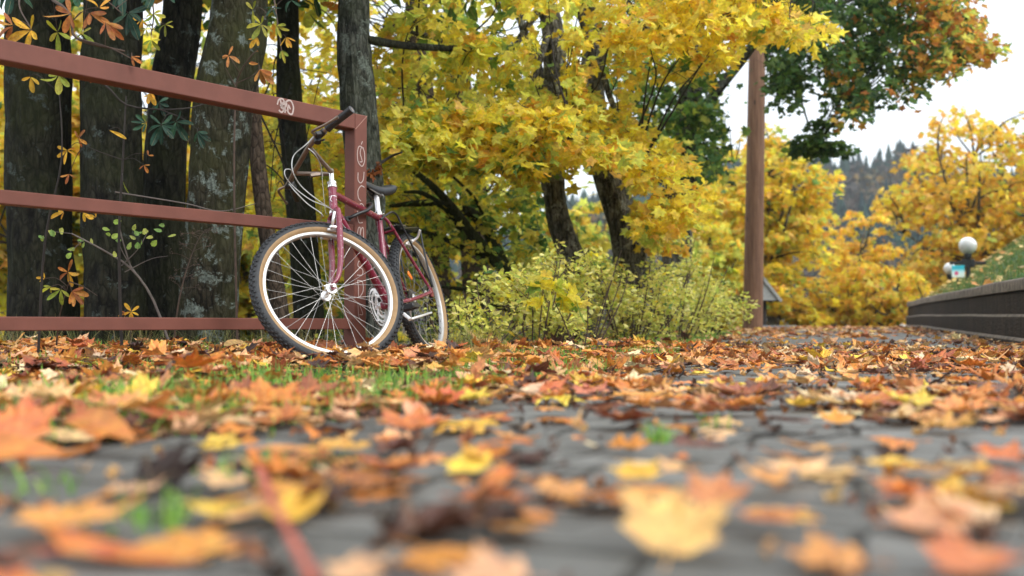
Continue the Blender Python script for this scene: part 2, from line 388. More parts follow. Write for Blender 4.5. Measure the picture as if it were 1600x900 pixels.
# ------------------------------------------------------------------ ground
def grid_mesh(name, X, Y, Z, material, kind='structure', smooth=True):
    ny, nx = X.shape; V = np.stack([X, Y, Z], -1).reshape(-1, 3); i = np.arange(ny * nx).reshape(ny, nx)
    F = np.stack([i[:-1, :-1], i[:-1, 1:], i[1:, 1:], i[1:, :-1]], -1).reshape(-1, 4)
    me = bpy.data.meshes.new(name); me.vertices.add(len(V)); me.vertices.foreach_set('co', V.astype(np.float32).ravel())
    me.loops.add(F.size); me.loops.foreach_set('vertex_index', F.astype(np.int32).ravel()); me.polygons.add(len(F))
    me.polygons.foreach_set('loop_start', (np.arange(len(F)) * 4).astype(np.int32)); me.polygons.foreach_set('use_smooth', np.full(len(F), smooth)); me.update(calc_edges=True)
    me.materials.append(material); o = link(name, me); return tag(o, kind=kind) if kind else o

m, n, b = mat('soil'); L = n.links.new
tcx = N(n, 'ShaderNodeTexCoord'); a1 = N(n, 'ShaderNodeTexNoise', {'Scale': 14, 'Detail': 8, 'Roughness': .7}); L(tcx.outputs['Object'], a1.inputs[0])
r1 = ramp(n, [(.3, (.022, .016, .011)), (.52, (.06, .04, .022)), (.62, (.05, .065, .018)), (.8, (.11, .075, .035))], a1.outputs[0]); L(r1.outputs[0], b.inputs['Base Color'])
b.inputs['Roughness'].default_value = .95; bb = N(n, 'ShaderNodeBump', {'Strength': .8, 'Distance': .03}); L(a1.outputs[0], bb.inputs['Height']); L(bb.outputs[0], b.inputs['Normal'])
M['soil'] = m
def far_z(X, Y):
    """valley floor beyond the brow and the wooded hill behind it"""
    Z = G(X, Y)
    D = np.hypot(X, Y)
    ang = X / np.maximum(Y, 1)
    hill = (42 + 2.5 * np.sin(ang * 9 + .6) + 1.2 * np.sin(ang * 31) - 22 * sstep(.30, -.1, ang) - 9 * sstep(.38, .5, ang))
    return Z + hill * sstep(110, 265, D)
xs = np.concatenate([-np.geomspace(330, 6, 46), np.linspace(-5.9, 6.5, 150), np.geomspace(6.7, 330, 50)])
ys = np.concatenate([-np.geomspace(60, 1, 12), np.linspace(-.8, 9, 120), np.geomspace(9.15, 330, 90)])
X, Y = np.meshgrid(xs, ys); Z = far_z(X, Y)
# keep the ground sheet under the paving
inpath = sstep(-.05, .25, X - path_left(Y)) * (Y < 40)
Z = Z - .03 * inpath * sstep(.05, .0, X - wall_x(Y) - .2)
grid_mesh('ground', X, Y, Z, M['soil'])

# paving: long concrete-grey setts
m, n, b = mat('paving'); L = n.links.new
tcx = N(n, 'ShaderNodeTexCoord'); mp = N(n, 'ShaderNodeMapping'); mp.inputs['Rotation'].default_value = (0, 0, R_(19)); L(tcx.outputs['Object'], mp.inputs[0])
br = N(n, 'ShaderNodeTexBrick', {'Scale': 1.0, 'Mortar Size': .008, 'Mortar Smooth': .3, 'Brick Width': .30, 'Row Height': .15, 'Bias': 0.0}); L(mp.outputs[0], br.inputs[0])
br.inputs['Color1'].default_value = (.185, .182, .168, 1); br.inputs['Color2'].default_value = (.11, .108, .098, 1); br.inputs['Mortar'].default_value = (.028, .026, .021, 1)
n1 = N(n, 'ShaderNodeTexNoise', {'Scale': 9, 'Detail': 9, 'Roughness': .72}); L(tcx.outputs['Object'], n1.inputs[0])
rr = ramp(n, [(.3, (.58, .58, .56)), (.7, (1.12, 1.12, 1.12))], n1.outputs[0]); mx = N(n, 'ShaderNodeMix', data_type='RGBA', blend_type='MULTIPLY'); mx.inputs[0].default_value = 1
L(br.outputs[0], mx.inputs[6]); L(rr.outputs[0], mx.inputs[7]); L(mx.outputs[2], b.inputs['Base Color'])
n22 = N(n, 'ShaderNodeTexNoise', {'Scale': 260, 'Detail': 3}); L(tcx.outputs['Object'], n22.inputs[0])
rg = N(n, 'ShaderNodeMapRange', {1: .3, 2: .7, 3: .6, 4: .85}); L(n1.outputs[0], rg.inputs[0]); L(rg.outputs[0], b.inputs['Roughness'])
b1 = N(n, 'ShaderNodeBump', {'Strength': .5, 'Distance': .002}); L(n22.outputs[0], b1.inputs['Height'])
b2 = N(n, 'ShaderNodeBump', {'Strength': .45, 'Distance': .006}, invert=True); L(br.outputs[1], b2.inputs['Height']); L(b1.outputs[0], b2.inputs['Normal']); L(b2.outputs[0], b.inputs['Normal'])
M['paving'] = m
ys = np.concatenate([np.linspace(-3, 8, 110), np.geomspace(8.1, 40, 60)]); t = np.linspace(0, 1, 40)
Yp = np.repeat(ys[:, None], 40, 1); xl = np.where(ys < .15, -2.6, path_left(ys)); xr = np.where(ys < 18.3, wall_x(ys), 7.3 + .2 * (ys - 18.3)); xr = xr + .12
Xp = xl[:, None] + t[None] * (xr - xl)[:, None]
Zp = .105 * np.clip((Yp - 5) / 11, 0, 1) - .085 * np.clip(Yp - 21, 0, 42) + .0008 * n2(Xp, Yp, 3)
Zp[:, 0] -= .03
grid_mesh('path', Xp, Yp, Zp, M['paving'])

# ------------------------------------------------------------------ retaining wall and bank
m, n, b = mat('wall_block'); L = n.links.new
tcx = N(n, 'ShaderNodeTexCoord'); n1 = N(n, 'ShaderNodeTexNoise', {'Scale': 7, 'Detail': 9, 'Roughness': .75}); mp = N(n, 'ShaderNodeMapping'); mp.inputs['Scale'].default_value = (2, 2, .5)
L(tcx.outputs['Object'], mp.inputs[0]); L(mp.outputs[0], n1.inputs[0])
r1 = ramp(n, [(.28, (.010, .006, .004)), (.5, (.034, .021, .015)), (.72, (.085, .054, .038))], n1.outputs[0])
geo = N(n, 'ShaderNodeNewGeometry'); sx = N(n, 'ShaderNodeSeparateXYZ'); L(geo.outputs['Normal'], sx.inputs[0])
cb_ = N(n, 'ShaderNodeCombineXYZ'); sq_ = N(n, 'ShaderNodeSeparateXYZ'); L(tcx.outputs['Object'], sq_.inputs[0]); L(sq_.outputs[1], cb_.inputs[0]); jb = N(n, 'ShaderNodeTexBrick', {'Scale': 1.0, 'Mortar Size': .012, 'Brick Width': .62, 'Row Height': 5.0, 'Color1': (1, 1, 1, 1), 'Color2': (.62, .6, .58, 1), 'Mortar': (.12, .1, .1, 1)}); cb_.inputs[1].default_value = 1.0; L(cb_.outputs[0], jb.inputs[0])
mj = N(n, 'ShaderNodeMix', data_type='RGBA', blend_type='MULTIPLY'); mj.inputs[0].default_value = 1; L(r1.outputs[0], mj.inputs[6]); L(jb.outputs[0], mj.inputs[7]); L(mj.outputs[2], b.inputs['Base Color'])
b.inputs['Roughness'].default_value = .9; n3 = N(n, 'ShaderNodeTexNoise', {'Scale': 45, 'Detail': 6}); L(tcx.outputs['Object'], n3.inputs[0])
bb = N(n, 'ShaderNodeBump', {'Strength': 1.0, 'Distance': .05}); L(n3.outputs[0], bb.inputs['Height']); L(bb.outputs[0], b.inputs['Normal'])
M['wallblock'] = m; M['wallcap'] = simple('weathered_cap', (.20, .165, .14), .9, var=.6, scale=12, bump=1.0)  # cap tone; on the lower courses' lips it paints the lit ledges paler
W_ = bez(WALL, 150)
Tn = np.gradient(W_, axis=0); Tn /= np.linalg.norm(Tn, axis=1)[:, None]; Rn = np.stack([Tn[:, 1], -Tn[:, 0]], 1)   # to the right = into the bank
wz = .105 * np.clip((W_[:, 1] - 5) / 11, 0, 1) - .02
wall = thing('retaining_wall', 'low dark stepped block retaining wall curving along the right side of the leafy path', 'wall', (3.6, 7, 0))
def course(z0, z1, setb, th, wob, mats, seed):
    mb = MB(); n = len(W_); prof = [(-.0, z0), (0, z1 - .022), (.008, z1 - .006), (.02, z1), (th, z1), (th, z0)]
    V = []
    for i in range(n):
        wv = wob * (float(vnoise(np.array([W_[i, 0] * .9, W_[i, 1] * .9, seed]))) - .5)
        for k, (o, z) in enumerate(prof):
            zz = z + (wv if z > z0 + .01 else 0); q = W_[i] + Rn[i] * (setb + o); V.append((q[0], q[1], wz[i] + zz))
    F = []; mats_i = []
    k = len(prof)
    for i in range(n - 1):
        for j in range(k):
            l = (j + 1) % k; F.append((i * k + j, (i + 1) * k + j, (i + 1) * k + l, i * k + l)); mats_i.append(1 if j in (1, 2, 3) else 0)  # lip and top faces take the second material, for lit ledges put into colour
    F.append(tuple(range(k))); mats_i.append(0)
    b0 = mb.n; mb.V.append(np.array(V)); mb.n += len(V); mb.F += [list(f) for f in F]; mb.M += mats_i
    o = mb.build('block_course', mats, wall, world=True); return o
course(-.12, .075, 0.0, .5, .006, [M['wallblock'], M['wallcap']], 1)
course(.076, .25, .03, .45, .010, [M['wallblock'], M['wallcap']], 2)
course(.251, .425, .065, .4, .008, [M['wallblock'], M['wallblock']], 3)
cp = course(.430, .525, .05, .36, .014, [M['wallcap'], M['wallcap']], 4); cp.name = 'wall_cap'

def bank_z(s): return .515 + .66 * np.clip(s - .36, 0, 1.75) + .05 * np.clip(s - 2.0, 0, 6)
sv = np.concatenate([np.linspace(.36, 2.4, 34), np.geomspace(2.6, 30, 14)])
Bx = W_[:, 0][:, None] + Rn[:, 0][:, None] * sv[None]; By = W_[:, 1][:, None] + Rn[:, 1][:, None] * sv[None]
Bz = bank_z(sv)[None] + wz[:, None] + .07 * (n2(Bx, By, 1.4) - .5) * sstep(.4, .8, sv)[None]
m, n, b = mat('bank_turf'); L = n.links.new
tcx = N(n, 'ShaderNodeTexCoord'); n1 = N(n, 'ShaderNodeTexNoise', {'Scale': 3, 'Detail': 8, 'Roughness': .7}); L(tcx.outputs['Object'], n1.inputs[0])
r1 = ramp(n, [(.3, (.025, .06, .018)), (.55, (.05, .11, .03)), (.75, (.10, .13, .04))], n1.outputs[0]); L(r1.outputs[0], b.inputs['Base Color']); b.inputs['Roughness'].default_value = .95
M['turf'] = m
grid_mesh('grass_bank', Bx, By, Bz, M['turf'])

# ------------------------------------------------------------------ fence of square steel tube
M['fence'] = simple('brown_fence_paint', (.155, .056, .040), .55, var=.16, scale=7, bump=.08, spec=.3, dirt=((.07, .028, .018), 75, .66))
D1 = 4.745; D0 = 3.45
c1 = at(574, 181, D1); c0 = at(0, 59, D0); ztop = (c1[2] + c0[2]) / 2
fd = np.array([c1[0] - c0[0], c1[1] - c0[1], 0]); fd /= np.linalg.norm(fd)
fnv = np.array([fd[1], -fd[0], 0])          # faces the path
fen = thing('metal_fence', 'reddish brown square tube metal railing with three rails and a graffitied end post', 'fence', (c1[0], c1[1], 0))
RF = np.stack([fd, -fnv, np.array([0, 0, 1])], 1)
PW = .076
corner = np.array([c1[0], c1[1], 0])        # front face, right end
def on_fence(s, off, z): return corner - fd * s + fnv * off + np.array([0, 0, z])
H = ztop
mb = MB(); mb.box(on_fence(PW / 2, -PW / 2, (H - .001 - .12) / 2), PW, PW, H - .001 + .12, RF, bev=.004); pA = mb.build('post', M['fence'], fen, smooth=False, world=True)
LEN = 2.75
mb = MB(); mb.box(on_fence(LEN + PW / 2, -PW / 2, (H - .12) / 2), PW, PW, H + .12, RF, bev=.004); mb.build('post', M['fence'], fen, smooth=False, world=True)
mb = MB(); mb.box(on_fence(PW + (LEN - PW) / 2, -PW / 2, H - PW / 2), LEN - PW, PW, PW, RF, bev=.004); mb.build('rail', M['fence'], fen, smooth=False, world=True)
zmid = at(0, 295, D0)[2]; zlow = at(0, 495, D0)[2]
for z in (zmid - .025, zlow - .024):
    mb = MB(); mb.box(on_fence(PW + (LEN - PW) / 2, -.03, z), LEN - PW, .05, .05, RF, bev=.003); mb.build('rail', M['fence'], fen, smooth=False, world=True)
# weld line of the mitred corner
M['weld'] = simple('weld_bead', (.33, .16, .12), .5, var=.2)
mb = MB(); mb.tube([on_fence(.002, .0005, H - .002), on_fence(PW - .002, .0005, H - PW)], .0016, 6); mb.build('weld_bead', M['weld'], fen, world=True)
M['chalk'] = simple('white_paint_marker', (.46, .36, .33), .6, var=.25, scale=200)
def ribbon(mb, pts, w, P0):
    """flat paint stroke on the fence face: pts are (s, z) on the face"""
    P = bez(pts, max(12, 8 * len(pts))); T = np.gradient(P, axis=0); T /= np.linalg.norm(T, axis=1)[:, None] + 1e-9; Nn = np.stack([-T[:, 1], T[:, 0]], 1)
    V = []
    for p, q in zip(P, Nn):
        for sgn in (-1, 1):
            a = p + q * sgn * w / 2; V.append(on_fence(a[0], P0, a[1]))
    mb.add(V, [(2 * i, 2 * i + 1, 2 * i + 3, 2 * i + 2) for i in range(len(P) - 1)])
def strokes(mb, glyphs, w, org, sc, off):
    for g in glyphs: ribbon(mb, [(org[0] - x * sc[0], org[1] + y * sc[1]) for x, y in g], w, off)
G_ = {
 'S': [[(.75, .95), (.3, 1.0), (.12, .7), (.2, .3), (.6, .12), (.85, .4), (.8, .8), (.55, .98), (.4, .7), (.6, .35), (.35, .3)], [(.5, 1.1), (.62, 1.25)]],
 'u': [[(.2, .8), (.2, .3), (.45, .1), (.72, .35), (.8, .9)]],
 'c': [[(.85, .95), (.5, 1.0), (.2, .7), (.25, .3), (.5, .12)]],
 'e': [[(.3, .5), (.75, .65), (.8, .95), (.45, 1.05), (.15, .6), (.3, .1), (.7, .1)]],
 'm': [[(.1, .1), (.25, .8), (.45, .85), (.42, .35), (.55, .8), (.75, .85), (.8, .2)]],
 's': [[(.8, .9), (.35, .95), (.25, .65), (.7, .45), (.65, .12), (.15, .1)]],
 'D': [[(.2, .9), (.7, .8), (.75, .3), (.35, .0), (.3, .5), (.2, .9)]],
 'V': [[(.2, .95), (.3, .2), (.6, -.1)], [(.3, .95), (.8, .3), (.4, .25)]]}
gr = MB(); z = H - .15
for ch, hgt in (('S', .115), ('u', .075), ('c', .09), ('e', .10), ('m', .085), ('e', .08), ('s', .085), ('D', .095)):
    z -= hgt; strokes(gr, G_[ch], .0046, (PW - .006, z + .004), (.062, hgt * .92), .0018)
z -= .10; strokes(gr, G_['V'], .003, (PW - .012, z), (.05, .08), .0018)
o = gr.build('graffiti', M['chalk'], fen, smooth=False, world=True); o['label'] = 'white looping marker scrawl running down the end post'
gr = MB()
def s_at(px):      # distance along the fence whose front face shows at this photo column
    lo, hi = 0, 3
    for _ in range(40):
        mid = (lo + hi) / 2; p = on_fence(mid, 0, H); 
        if pxof(p)[0][0] > px: lo = mid
        else: hi = mid
    return lo
s1 = s_at(433); s2 = s_at(457)
for g in ([(.0, .55), (.1, .9), (.35, 1.0), (.45, .7), (.2, .55), (.45, .4), (.3, .1), (.1, .2)], [(.25, .35), (.4, .8), (.6, .75), (.5, .45), (.3, .5)], [(.5, .1), (.55, .8), (.85, 1.0), (1.05, .6), (.95, .1), (.7, .2), (.72, .65), (.85, .4)], [(.2, .9), (.3, .5), (.45, .25), (.6, .3)]):
    ribbon(gr, [(s1 + (s2 - s1) * x, H - .072 + .066 * y) for x, y in g], .0075, .0018)
o = gr.build('graffiti', M['chalk'], fen, smooth=False, world=True); o['label'] = 'round white scribbled tag on the top rail'
# ------------------------------------------------------------------ bicycle
def rotm(axis, a):
    axis = np.asarray(axis, float); axis = axis / np.linalg.norm(axis); K = np.array([[0, -axis[2], axis[1]], [axis[2], 0, -axis[0]], [-axis[1], axis[0], 0]])
    return np.eye(3) + math.sin(a) * K + (1 - math.cos(a)) * K @ K
WB, CS, SL, BBH, HA, WR = 1.0449, .4658, .4792, .281, R_(68.3), .332
HEAD, LEAN, STEER = -1.8257, .2575, -.7306
M['paint'] = simple('raspberry_paint', (.20, .012, .040), .28, var=.15, scale=12, coat=.6, dirt=((.42, .30, .31), 55, .665))
M['paint_worn'] = simple('worn_raspberry_paint', (.19, .012, .038), .3, var=.2, scale=12, coat=.5, dirt=((.50, .44, .44), 70, .59))
M['tyre'] = simple('black_tyre_rubber', (.022, .024, .027), .62, var=.4, scale=60, bump=.3)
M['tan'] = simple('tan_sidewall', (.32, .20, .095), .7, var=.12, scale=40)
M['alu'] = simple('brushed_aluminium', (.86, .86, .87), .34, metal=.55, var=.06)
M['rim'] = simple('rim_aluminium', (.52, .52, .51), .4, metal=.4, var=.05)
M['steel'] = simple('spoke_steel', (.34, .34, .33), .35, metal=.6, var=.08)
M['oldsteel'] = simple('tarnished_steel', (.24, .19, .155), .36, metal=.75, var=.25, scale=20)
M['chrome'] = simple('chrome', (.9, .9, .9), .16, metal=.9, var=.05)
M['black'] = simple('black_plastic', (.016, .016, .018), .4, var=.3)
M['saddle'] = simple('worn_black_vinyl', (.028, .030, .034), .42, var=.3, scale=30, bump=.1)
M['blackrod'] = simple('black_painted_rod', (.018, .019, .021), .32, var=.2)
M['cable'] = simple('white_cable_housing', (.42, .43, .42), .35, var=.08)
M['orange'] = simple('orange_reflector', (.9, .22, .02), .25, var=.1)
M['chain'] = simple('oily_chain', (.10, .085, .07), .45, metal=.7, var=.4, scale=90)

bike = thing('bicycle', 'raspberry red mountain bike with tan wall tyres leaning on the railing end post', 'bicycle', (-.3908, 5.1043, 0))
bike.rotation_euler = (LEAN, 0, HEAD)     # XYZ: lean about its own axis first, then heading
BM = rotm([0, 0, 1], HEAD) @ rotm([1, 0, 0], LEAN); B0 = np.array([-.3908, 5.1043, 0])
def tolocal(P): return (np.atleast_2d(P) - B0) @ BM
def on_plane(px, py, lat):
    """bike-frame point on the plane y=lat seen at a photo pixel"""
    o = tolocal([[0, 0, CAM_Z]])[0]; d = tolocal(at(px, py, 5))[0] - o
    t = (lat - o[1]) / d[1]; return o + d * t
u = np.array([-math.cos(HA), 0, math.sin(HA)]); nf = np.array([math.sin(HA), 0, math.cos(HA)])
FH = np.array([WB, 0, WR]); A = FH - .045 * nf; RH = np.array([0, 0, WR])
BB = np.array([math.sqrt(CS ** 2 - (WR - BBH) ** 2), 0, BBH]); sdir = np.array([-math.cos(R_(72)), 0, math.sin(R_(72))]); ST = BB + SL * sdir
S = rotm(u, STEER)
def st(V): return (np.atleast_2d(V) - A) @ S.T + A      # turn with the fork
HB, HT = A + .40 * u, A + .522 * u
fwd = nf                                                   # square to the steering axis
def sp(f, l, h): return A + h * u + f * nf + np.array([0, l, 0])
def B(mb, name, mats, parent=bike, steer=False, **k): return mb.build(name, mats, parent, xf=(st if steer else None), **k)

fr = MB()
fr.tube([HB, HT], .0185, 18)
TT0 = A + .497 * u; DT0 = A + .425 * u
fr.tube([TT0, ST - sdir * .022], .0155, 16); fr.tube([DT0, BB + np.array([.012, 0, .008])], .0185, 16)
fr.tube([BB, ST + sdir * .01], .0155, 16); fr.tube([BB + [0, -.036, 0], BB + [0, .036, 0]], .021, 18)
for s in (-1, 1):
    yy = s * .065
    fr.tube(bez([ST + [-.005, s * .013, -.015], ST + [-.035, s * .030, -.05], ST * .45 + np.array([.0, 0, WR]) * .55 + [0, s * .047, 0], [.012, yy, WR + .02]], 20), .0080, 10)
    fr.tube(bez([BB + [-.015, s * .024, -.002], [.25, s * .045, BBH + .016], [.015, yy, WR + .002]], 16), .0095, 10)
    fr.box([.004, yy, WR + .004], .045, .006, .05, bev=.002)
fr.tube([ST + [-.055, -.045, -.085], ST + [-.055, .045, -.085]], .006, 8)
B(fr, 'frame', M['paint_worn'])
hs = MB(); hs.tube([HT, HT + u * .010, HT + u * .0105, HT + u * .019, HT + u * .0195, HT + u * .030], [.022, .022, .0195, .0195, .0215, .0215], 20)
B(hs, 'headset', M['chrome'])
hs = MB(); hs.tube([HB - u * .012, HB - u * .001], .021, 20); B(hs, 'headset', M['chrome'])
bd = MB(); bd.tube([HB + u * .072, HB + u * .074], .0191, 18); 
bdc = HB + u * .055 + nf * .0188
bd.tube([bdc + u * .018, bdc + u * .018 + [0, .004, 0], bdc + u * .0 + [0, -.004, 0], bdc - u * .012 + [0, .004, 0]], .0015, 6)
B(bd, 'head_badge', M['alu'])
fk = MB(); crown = A + .385 * u
fk.tube([crown + u * .012, crown - u * .01], .021, 16)
for s in (-1, 1):
    fk.tube(bez([crown + [0, s * .012, .002], crown + [0, s * .045, -.004] + nf * .002, A + .30 * u + [0, s * .052, 0] + nf * .0, A + .14 * u + [0, s * .052, 0] + nf * .004, A + .05 * u + [0, s * .052, 0] + nf * .020, FH + [0, s * .052, 0] + u * .012], 40), [.014, .0145, .014, .0115, .008], 14)
    fk.box(FH + [0, s * .052, 0], .022, .006, .03, bev=.002)
B(fk, 'fork', M['paint_worn'], steer=True)

def make_wheel(center, rotm_, rear):
    wh = bpy.data.objects.new('rear_wheel' if rear else 'front_wheel', None); col.objects.link(wh); wh.parent = bike; wh.empty_display_size = .1
    wh.matrix_local = Matrix.Translation(Vector(center)) @ Matrix(rotm_.tolist()).to_4x4()
    # tyre: round section, tan on the lower sidewalls, tread blocks outside
    t = MB(); rc, rs = .3035, .0265; prof = []; mi = []
    an = np.linspace(R_(-148), R_(148), 25)
    for a in an: prof.append((rc + rs * math.cos(a), rs * math.sin(a) * .92)); 
    for i in range(len(an)):
        m_ = abs((an[i] + (an[min(i + 1, len(an) - 1)])) / 2); mi.append(1 if m_ > R_(104) else 0)
    t.lathe(prof, 96, mi)
    nb = 84
    for k in range(nb):
        th = 2 * math.pi * k / nb
        for row, (a, hh) in enumerate(((0, .5), (R_(27), 0), (R_(-27), 0), (R_(54), .5), (R_(-54), .5))):
            t2 = th + hh * 2 * math.pi / nb; er = np.array([math.cos(t2), 0, math.sin(t2)]); ea = np.array([-math.sin(t2), 0, math.cos(t2)]); ey = np.array([0, 1., 0])
            nd = er * math.cos(a) + ey * math.sin(a) * .95; nd /= np.linalg.norm(nd); p = er * rc + nd * (rs + .0012); bt = np.cross(ea, nd)
            t.box(p, .0135 if abs(a) < 1 else .016, .0095, .0052, np.stack([ea, bt, nd], 1), bev=.0012)
    t.build('tyre', [M['tyre'], M['tan']], wh, smooth=True)
    r = MB(); pr = [(.2835, -.0128), (.2855, -.0100), (.279, -.0095), (.279, .0095), (.2855, .0100), (.2835, .0128), (.2705, .0128), (.2675, .0095), (.2665, 0), (.2675, -.0095), (.2705, -.0128)]
    r.lathe(pr, 96, closed=True); r.build('rim', M['rim'], wh)
    h = MB(); hp = [(.0, -.054), (.006, -.054), (.006, -.046), (.011, -.045), (.012, -.038), (.0225, -.0365), (.0225, -.033), (.011, -.031), (.009, -.015), (.009, .015), (.011, .031), (.0225, .033), (.0225, .0365), (.012, .038), (.011, .045), (.006, .046), (.006, .054), (0, .054)]
    h.lathe(hp, 24); h.build('hub', M['alu'], wh)
    kinds = []
    for sd in (-1, 1):
        for dr in (-1, 1):
            s_ = MB(); a0 = dr * R_(68); fl = np.array([.020 * math.cos(a0), sd * .0348 + dr * .0012, .020 * math.sin(a0)]); rm = np.array([.267, 0, 0])
            s_.tube([fl, fl * .3 + rm * .7, rm], .0008, 5, cap=False); s_.tube([rm - [.012, 0, 0], rm], .0022, 6)
            kinds.append(s_)
    first = []
    for k4, s_ in enumerate(kinds):
        o = s_.build('spoke', M['steel'], wh); first.append(o)
        off = {0: 0, 1: 2, 2: 1, 3: 3}[k4]
        for j in range(9):
            ang = 2 * math.pi * (j * 4 + off) / 36
            c = o if j == 0 else o.copy()
            if j: col.objects.link(c); c.parent = wh
            c.rotation_euler = (0, -ang, 0)
    va = 2.2 if not rear else 4.0
    vv = MB(); e = np.array([math.cos(va), 0, math.sin(va)]); vv.tube([e * .266, e * .238], .003, 8); vv.build('valve', M['black'], wh)
    return wh
fw = make_wheel(st(FH)[0], S @ rotm([0, 1, 0], .4), False)
rw = make_wheel(RH, np.eye(3), True)
# rear cassette, reflector, skewer lever
cz = MB()
for i, rr_ in enumerate((.052, .046, .040, .034, .028)):
    th = np.linspace(0, 2 * np.pi, 60, endpoint=False); cz.lathe([(.015, -.040 - i * .0045), (rr_, -.040 - i * .0045), (rr_, -.0415 - i * .0045), (.015, -.0415 - i * .0045)], 36)
cz.build('cassette', M['chain'], rw)
rf = MB(); rf.box([.115, .012, .10], .05, .008, .024, rotm([0, 1, 0], -.75), bev=.003); rf.build('reflector', M['orange'], rw)
sk = MB(); sk.tube([[0, .054, 0], [0, .064, 0]], .008, 12); sk.tube(bez([[0, .062, 0], [.018, .072, .012], [.045, .074, .022]], 10), .0035, 8); sk.build('axle_lever', M['alu'], fw)
sk = MB(); sk.tube([[0, -.054, 0], [0, -.062, 0]], .009, 12); sk.build('axle_nut', M['alu'], fw)

# stem with two arms and the bar (one welded unit), tarnished steel
hb_ = MB(); top = sp(0, 0, .60)
hb_.tube([sp(0, 0, .545), sp(0, 0, .612)], .0115, 16)
B(hb_, 'stem_quill', M['chrome'], steer=True)
hb_ = MB()
hb_.tube([sp(0, 0, .608), sp(0, 0, .622)], [.0135, .012], 14)
for s in (-1, 1): hb_.tube([sp(.0, s * .006, .604), sp(.125, s * .098, .641)], .0098, 12)
barp = [sp(.035, -.36, .684), sp(.115, -.20, .652), sp(.136, -.12, .643), sp(.138, 0, .642), sp(.136, .12, .643), sp(.115, .20, .652), sp(.035, .36, .684)]
barc = bez(barp, 60); hb_.tube(barc, .0111, 14)
bar = B(hb_, 'handlebar', M['oldsteel'], steer=True)
def barpt(l):
    return np.array([np.interp(l, barc[:, 1], barc[:, k]) for k in range(3)])
for s in (-1, 1):
    g = MB(); pts = np.array([barpt(s * t_) for t_ in np.linspace(.235, .352, 10)]); pts[-1] = barc[0 if s < 0 else -1]
    rd = np.full(10, .0165); rd[0] = .019; rd[-1] = .0175; g.tube(pts, rd, 18)
    gp = B(g, 'grip', M['black'], parent=bike, steer=True); gp.parent = bar
    lv = MB(); c = barpt(s * .205)
    lv.tube([barpt(s * .19), barpt(s * .218)], .0155, 14); lv.box(c + nf * .018 - u * .012, .03, .03, .022, bev=.004)
    lo = B(lv, 'lever_clamp', M['black'], steer=True); lo.parent = bar
    lv = MB(); q = c + nf * .030 - u * .018
    lv.tube(bez([q, q + np.array([0, s * .03, 0]) + nf * .022 - u * .006, q + np.array([0, s * .085, 0]) + nf * -.012 - u * .004, q + np.array([0, s * .132, 0]) + nf * -.044 + u * .004], 16), [.0065, .0055], 8)
    lv.tube([q + np.array([0, s * .128, 0]) + nf * -.042 + u * .004, q + np.array([0, s * .140, 0]) + nf * -.050 + u * .006], .0075, 10)
    lo = B(lv, 'brake_lever', M['oldsteel'], steer=True); lo.parent = bar
    sh = MB(); c2 = barpt(s * .178); sh.tube([c2 - u * .010, c2 - u * .030], .015, 14); sh.tube([c2 - u * .025, c2 - u * .03 + np.array([0, s * .030, 0]) + nf * -.02], [.005, .004], 8)
    lo = B(sh, 'gear_shifter', M['black'], steer=True); lo.parent = bar
# cables
def cable(pts, r=.0022, m='cable', steer_first=None):
    c = MB(); c.tube(bez(pts, 40), r, 7); return c.build('cable', M[m], bike)
bl = st(barpt(-.20) + nf * .03 - u * .015)[0]; blL = st(barpt(.20) + nf * .03 - u * .015)[0]
def pl(px, py, lat): return on_plane(px, py, lat)
fL = st(A + .56 * u + nf * .19)[0][1]
def stp(px, py, f):
    """point on the turned plane nf=f of the steering unit seen at a pixel"""
    o = (tolocal([[0, 0, CAM_Z]])[0] - A) @ S + A; d = ((tolocal(at(px, py, 5))[0] - A) @ S + A) - o
    nn = nf; t = (f - np.dot(o - A, nn)) / np.dot(d, nn); return st(o + d * t)[0]
cable([blL, stp(478, 226, .20), stp(459, 243, .24), stp(457, 266, .25), stp(470, 290, .20), stp(497, 313, .13), pl(524, 332, .03), pl(536, 352, .03), pl(550, 366, .02)])
cable([bl, stp(456, 268, .20), stp(446, 265, .24), stp(446, 276, .24), stp(460, 293, .19), stp(485, 312, .13), pl(508, 322, .02), pl(521, 331, .025), pl(535, 350, .025)])
cable([stp(452, 288, .20), stp(462, 300, .2), stp(480, 318, .15), stp(500, 332, .11), stp(505, 338, .09)], .0024)
cable([stp(482, 232, .17), stp(492, 241, .15), stp(500, 256, .10), stp(502.5, 268, .08), stp(504, 276, .07)], .0024)
cable([stp(503, 274, .07), stp(508, 327, .07), stp(511, 335, .07)], .0010, 'steel')
# front brake hanger, straddle and calipers
ca = MB(); ca.box(top + nf * .075 - u * .02, .05, .012, .016, bev=.002); B(ca, 'cable_hanger', M['oldsteel'], steer=True)
for s in (-1, 1):
    c = MB(); q = A + .292 * u + np.array([0, s * .048, 0]) + nf * .018
    c.tube([q - nf * .012, q + nf * .02], .008, 12); c.tube(bez([q + nf * .012, q + nf * .016 + np.array([0, s * .022, 0]) + u * .02, q + nf * .012 + np.array([0, s * .035, 0]) + u * .055], 10), .0062, 8)
    c.tube([q + nf * .02 + u * .001, q + nf * .006 + np.array([0, -s * .022, 0]) + u * .001], .005, 8)
    c.box(q + nf * .0 + np.array([0, -s * .026, 0]), .052, .010, .013, np.stack([nf, [0, 1, 0], u], 1), bev=.003)
    B(c, 'brake_caliper', M['alu'], steer=True)
c = MB(); a_, b_ = [A + .347 * u + np.array([0, s * .083, 0]) + nf * .03 for s in (-1, 1)]; c.tube([a_, A + .44 * u + nf * .055, b_], .0012, 6); B(c, 'straddle_wire', M['steel'], steer=True)
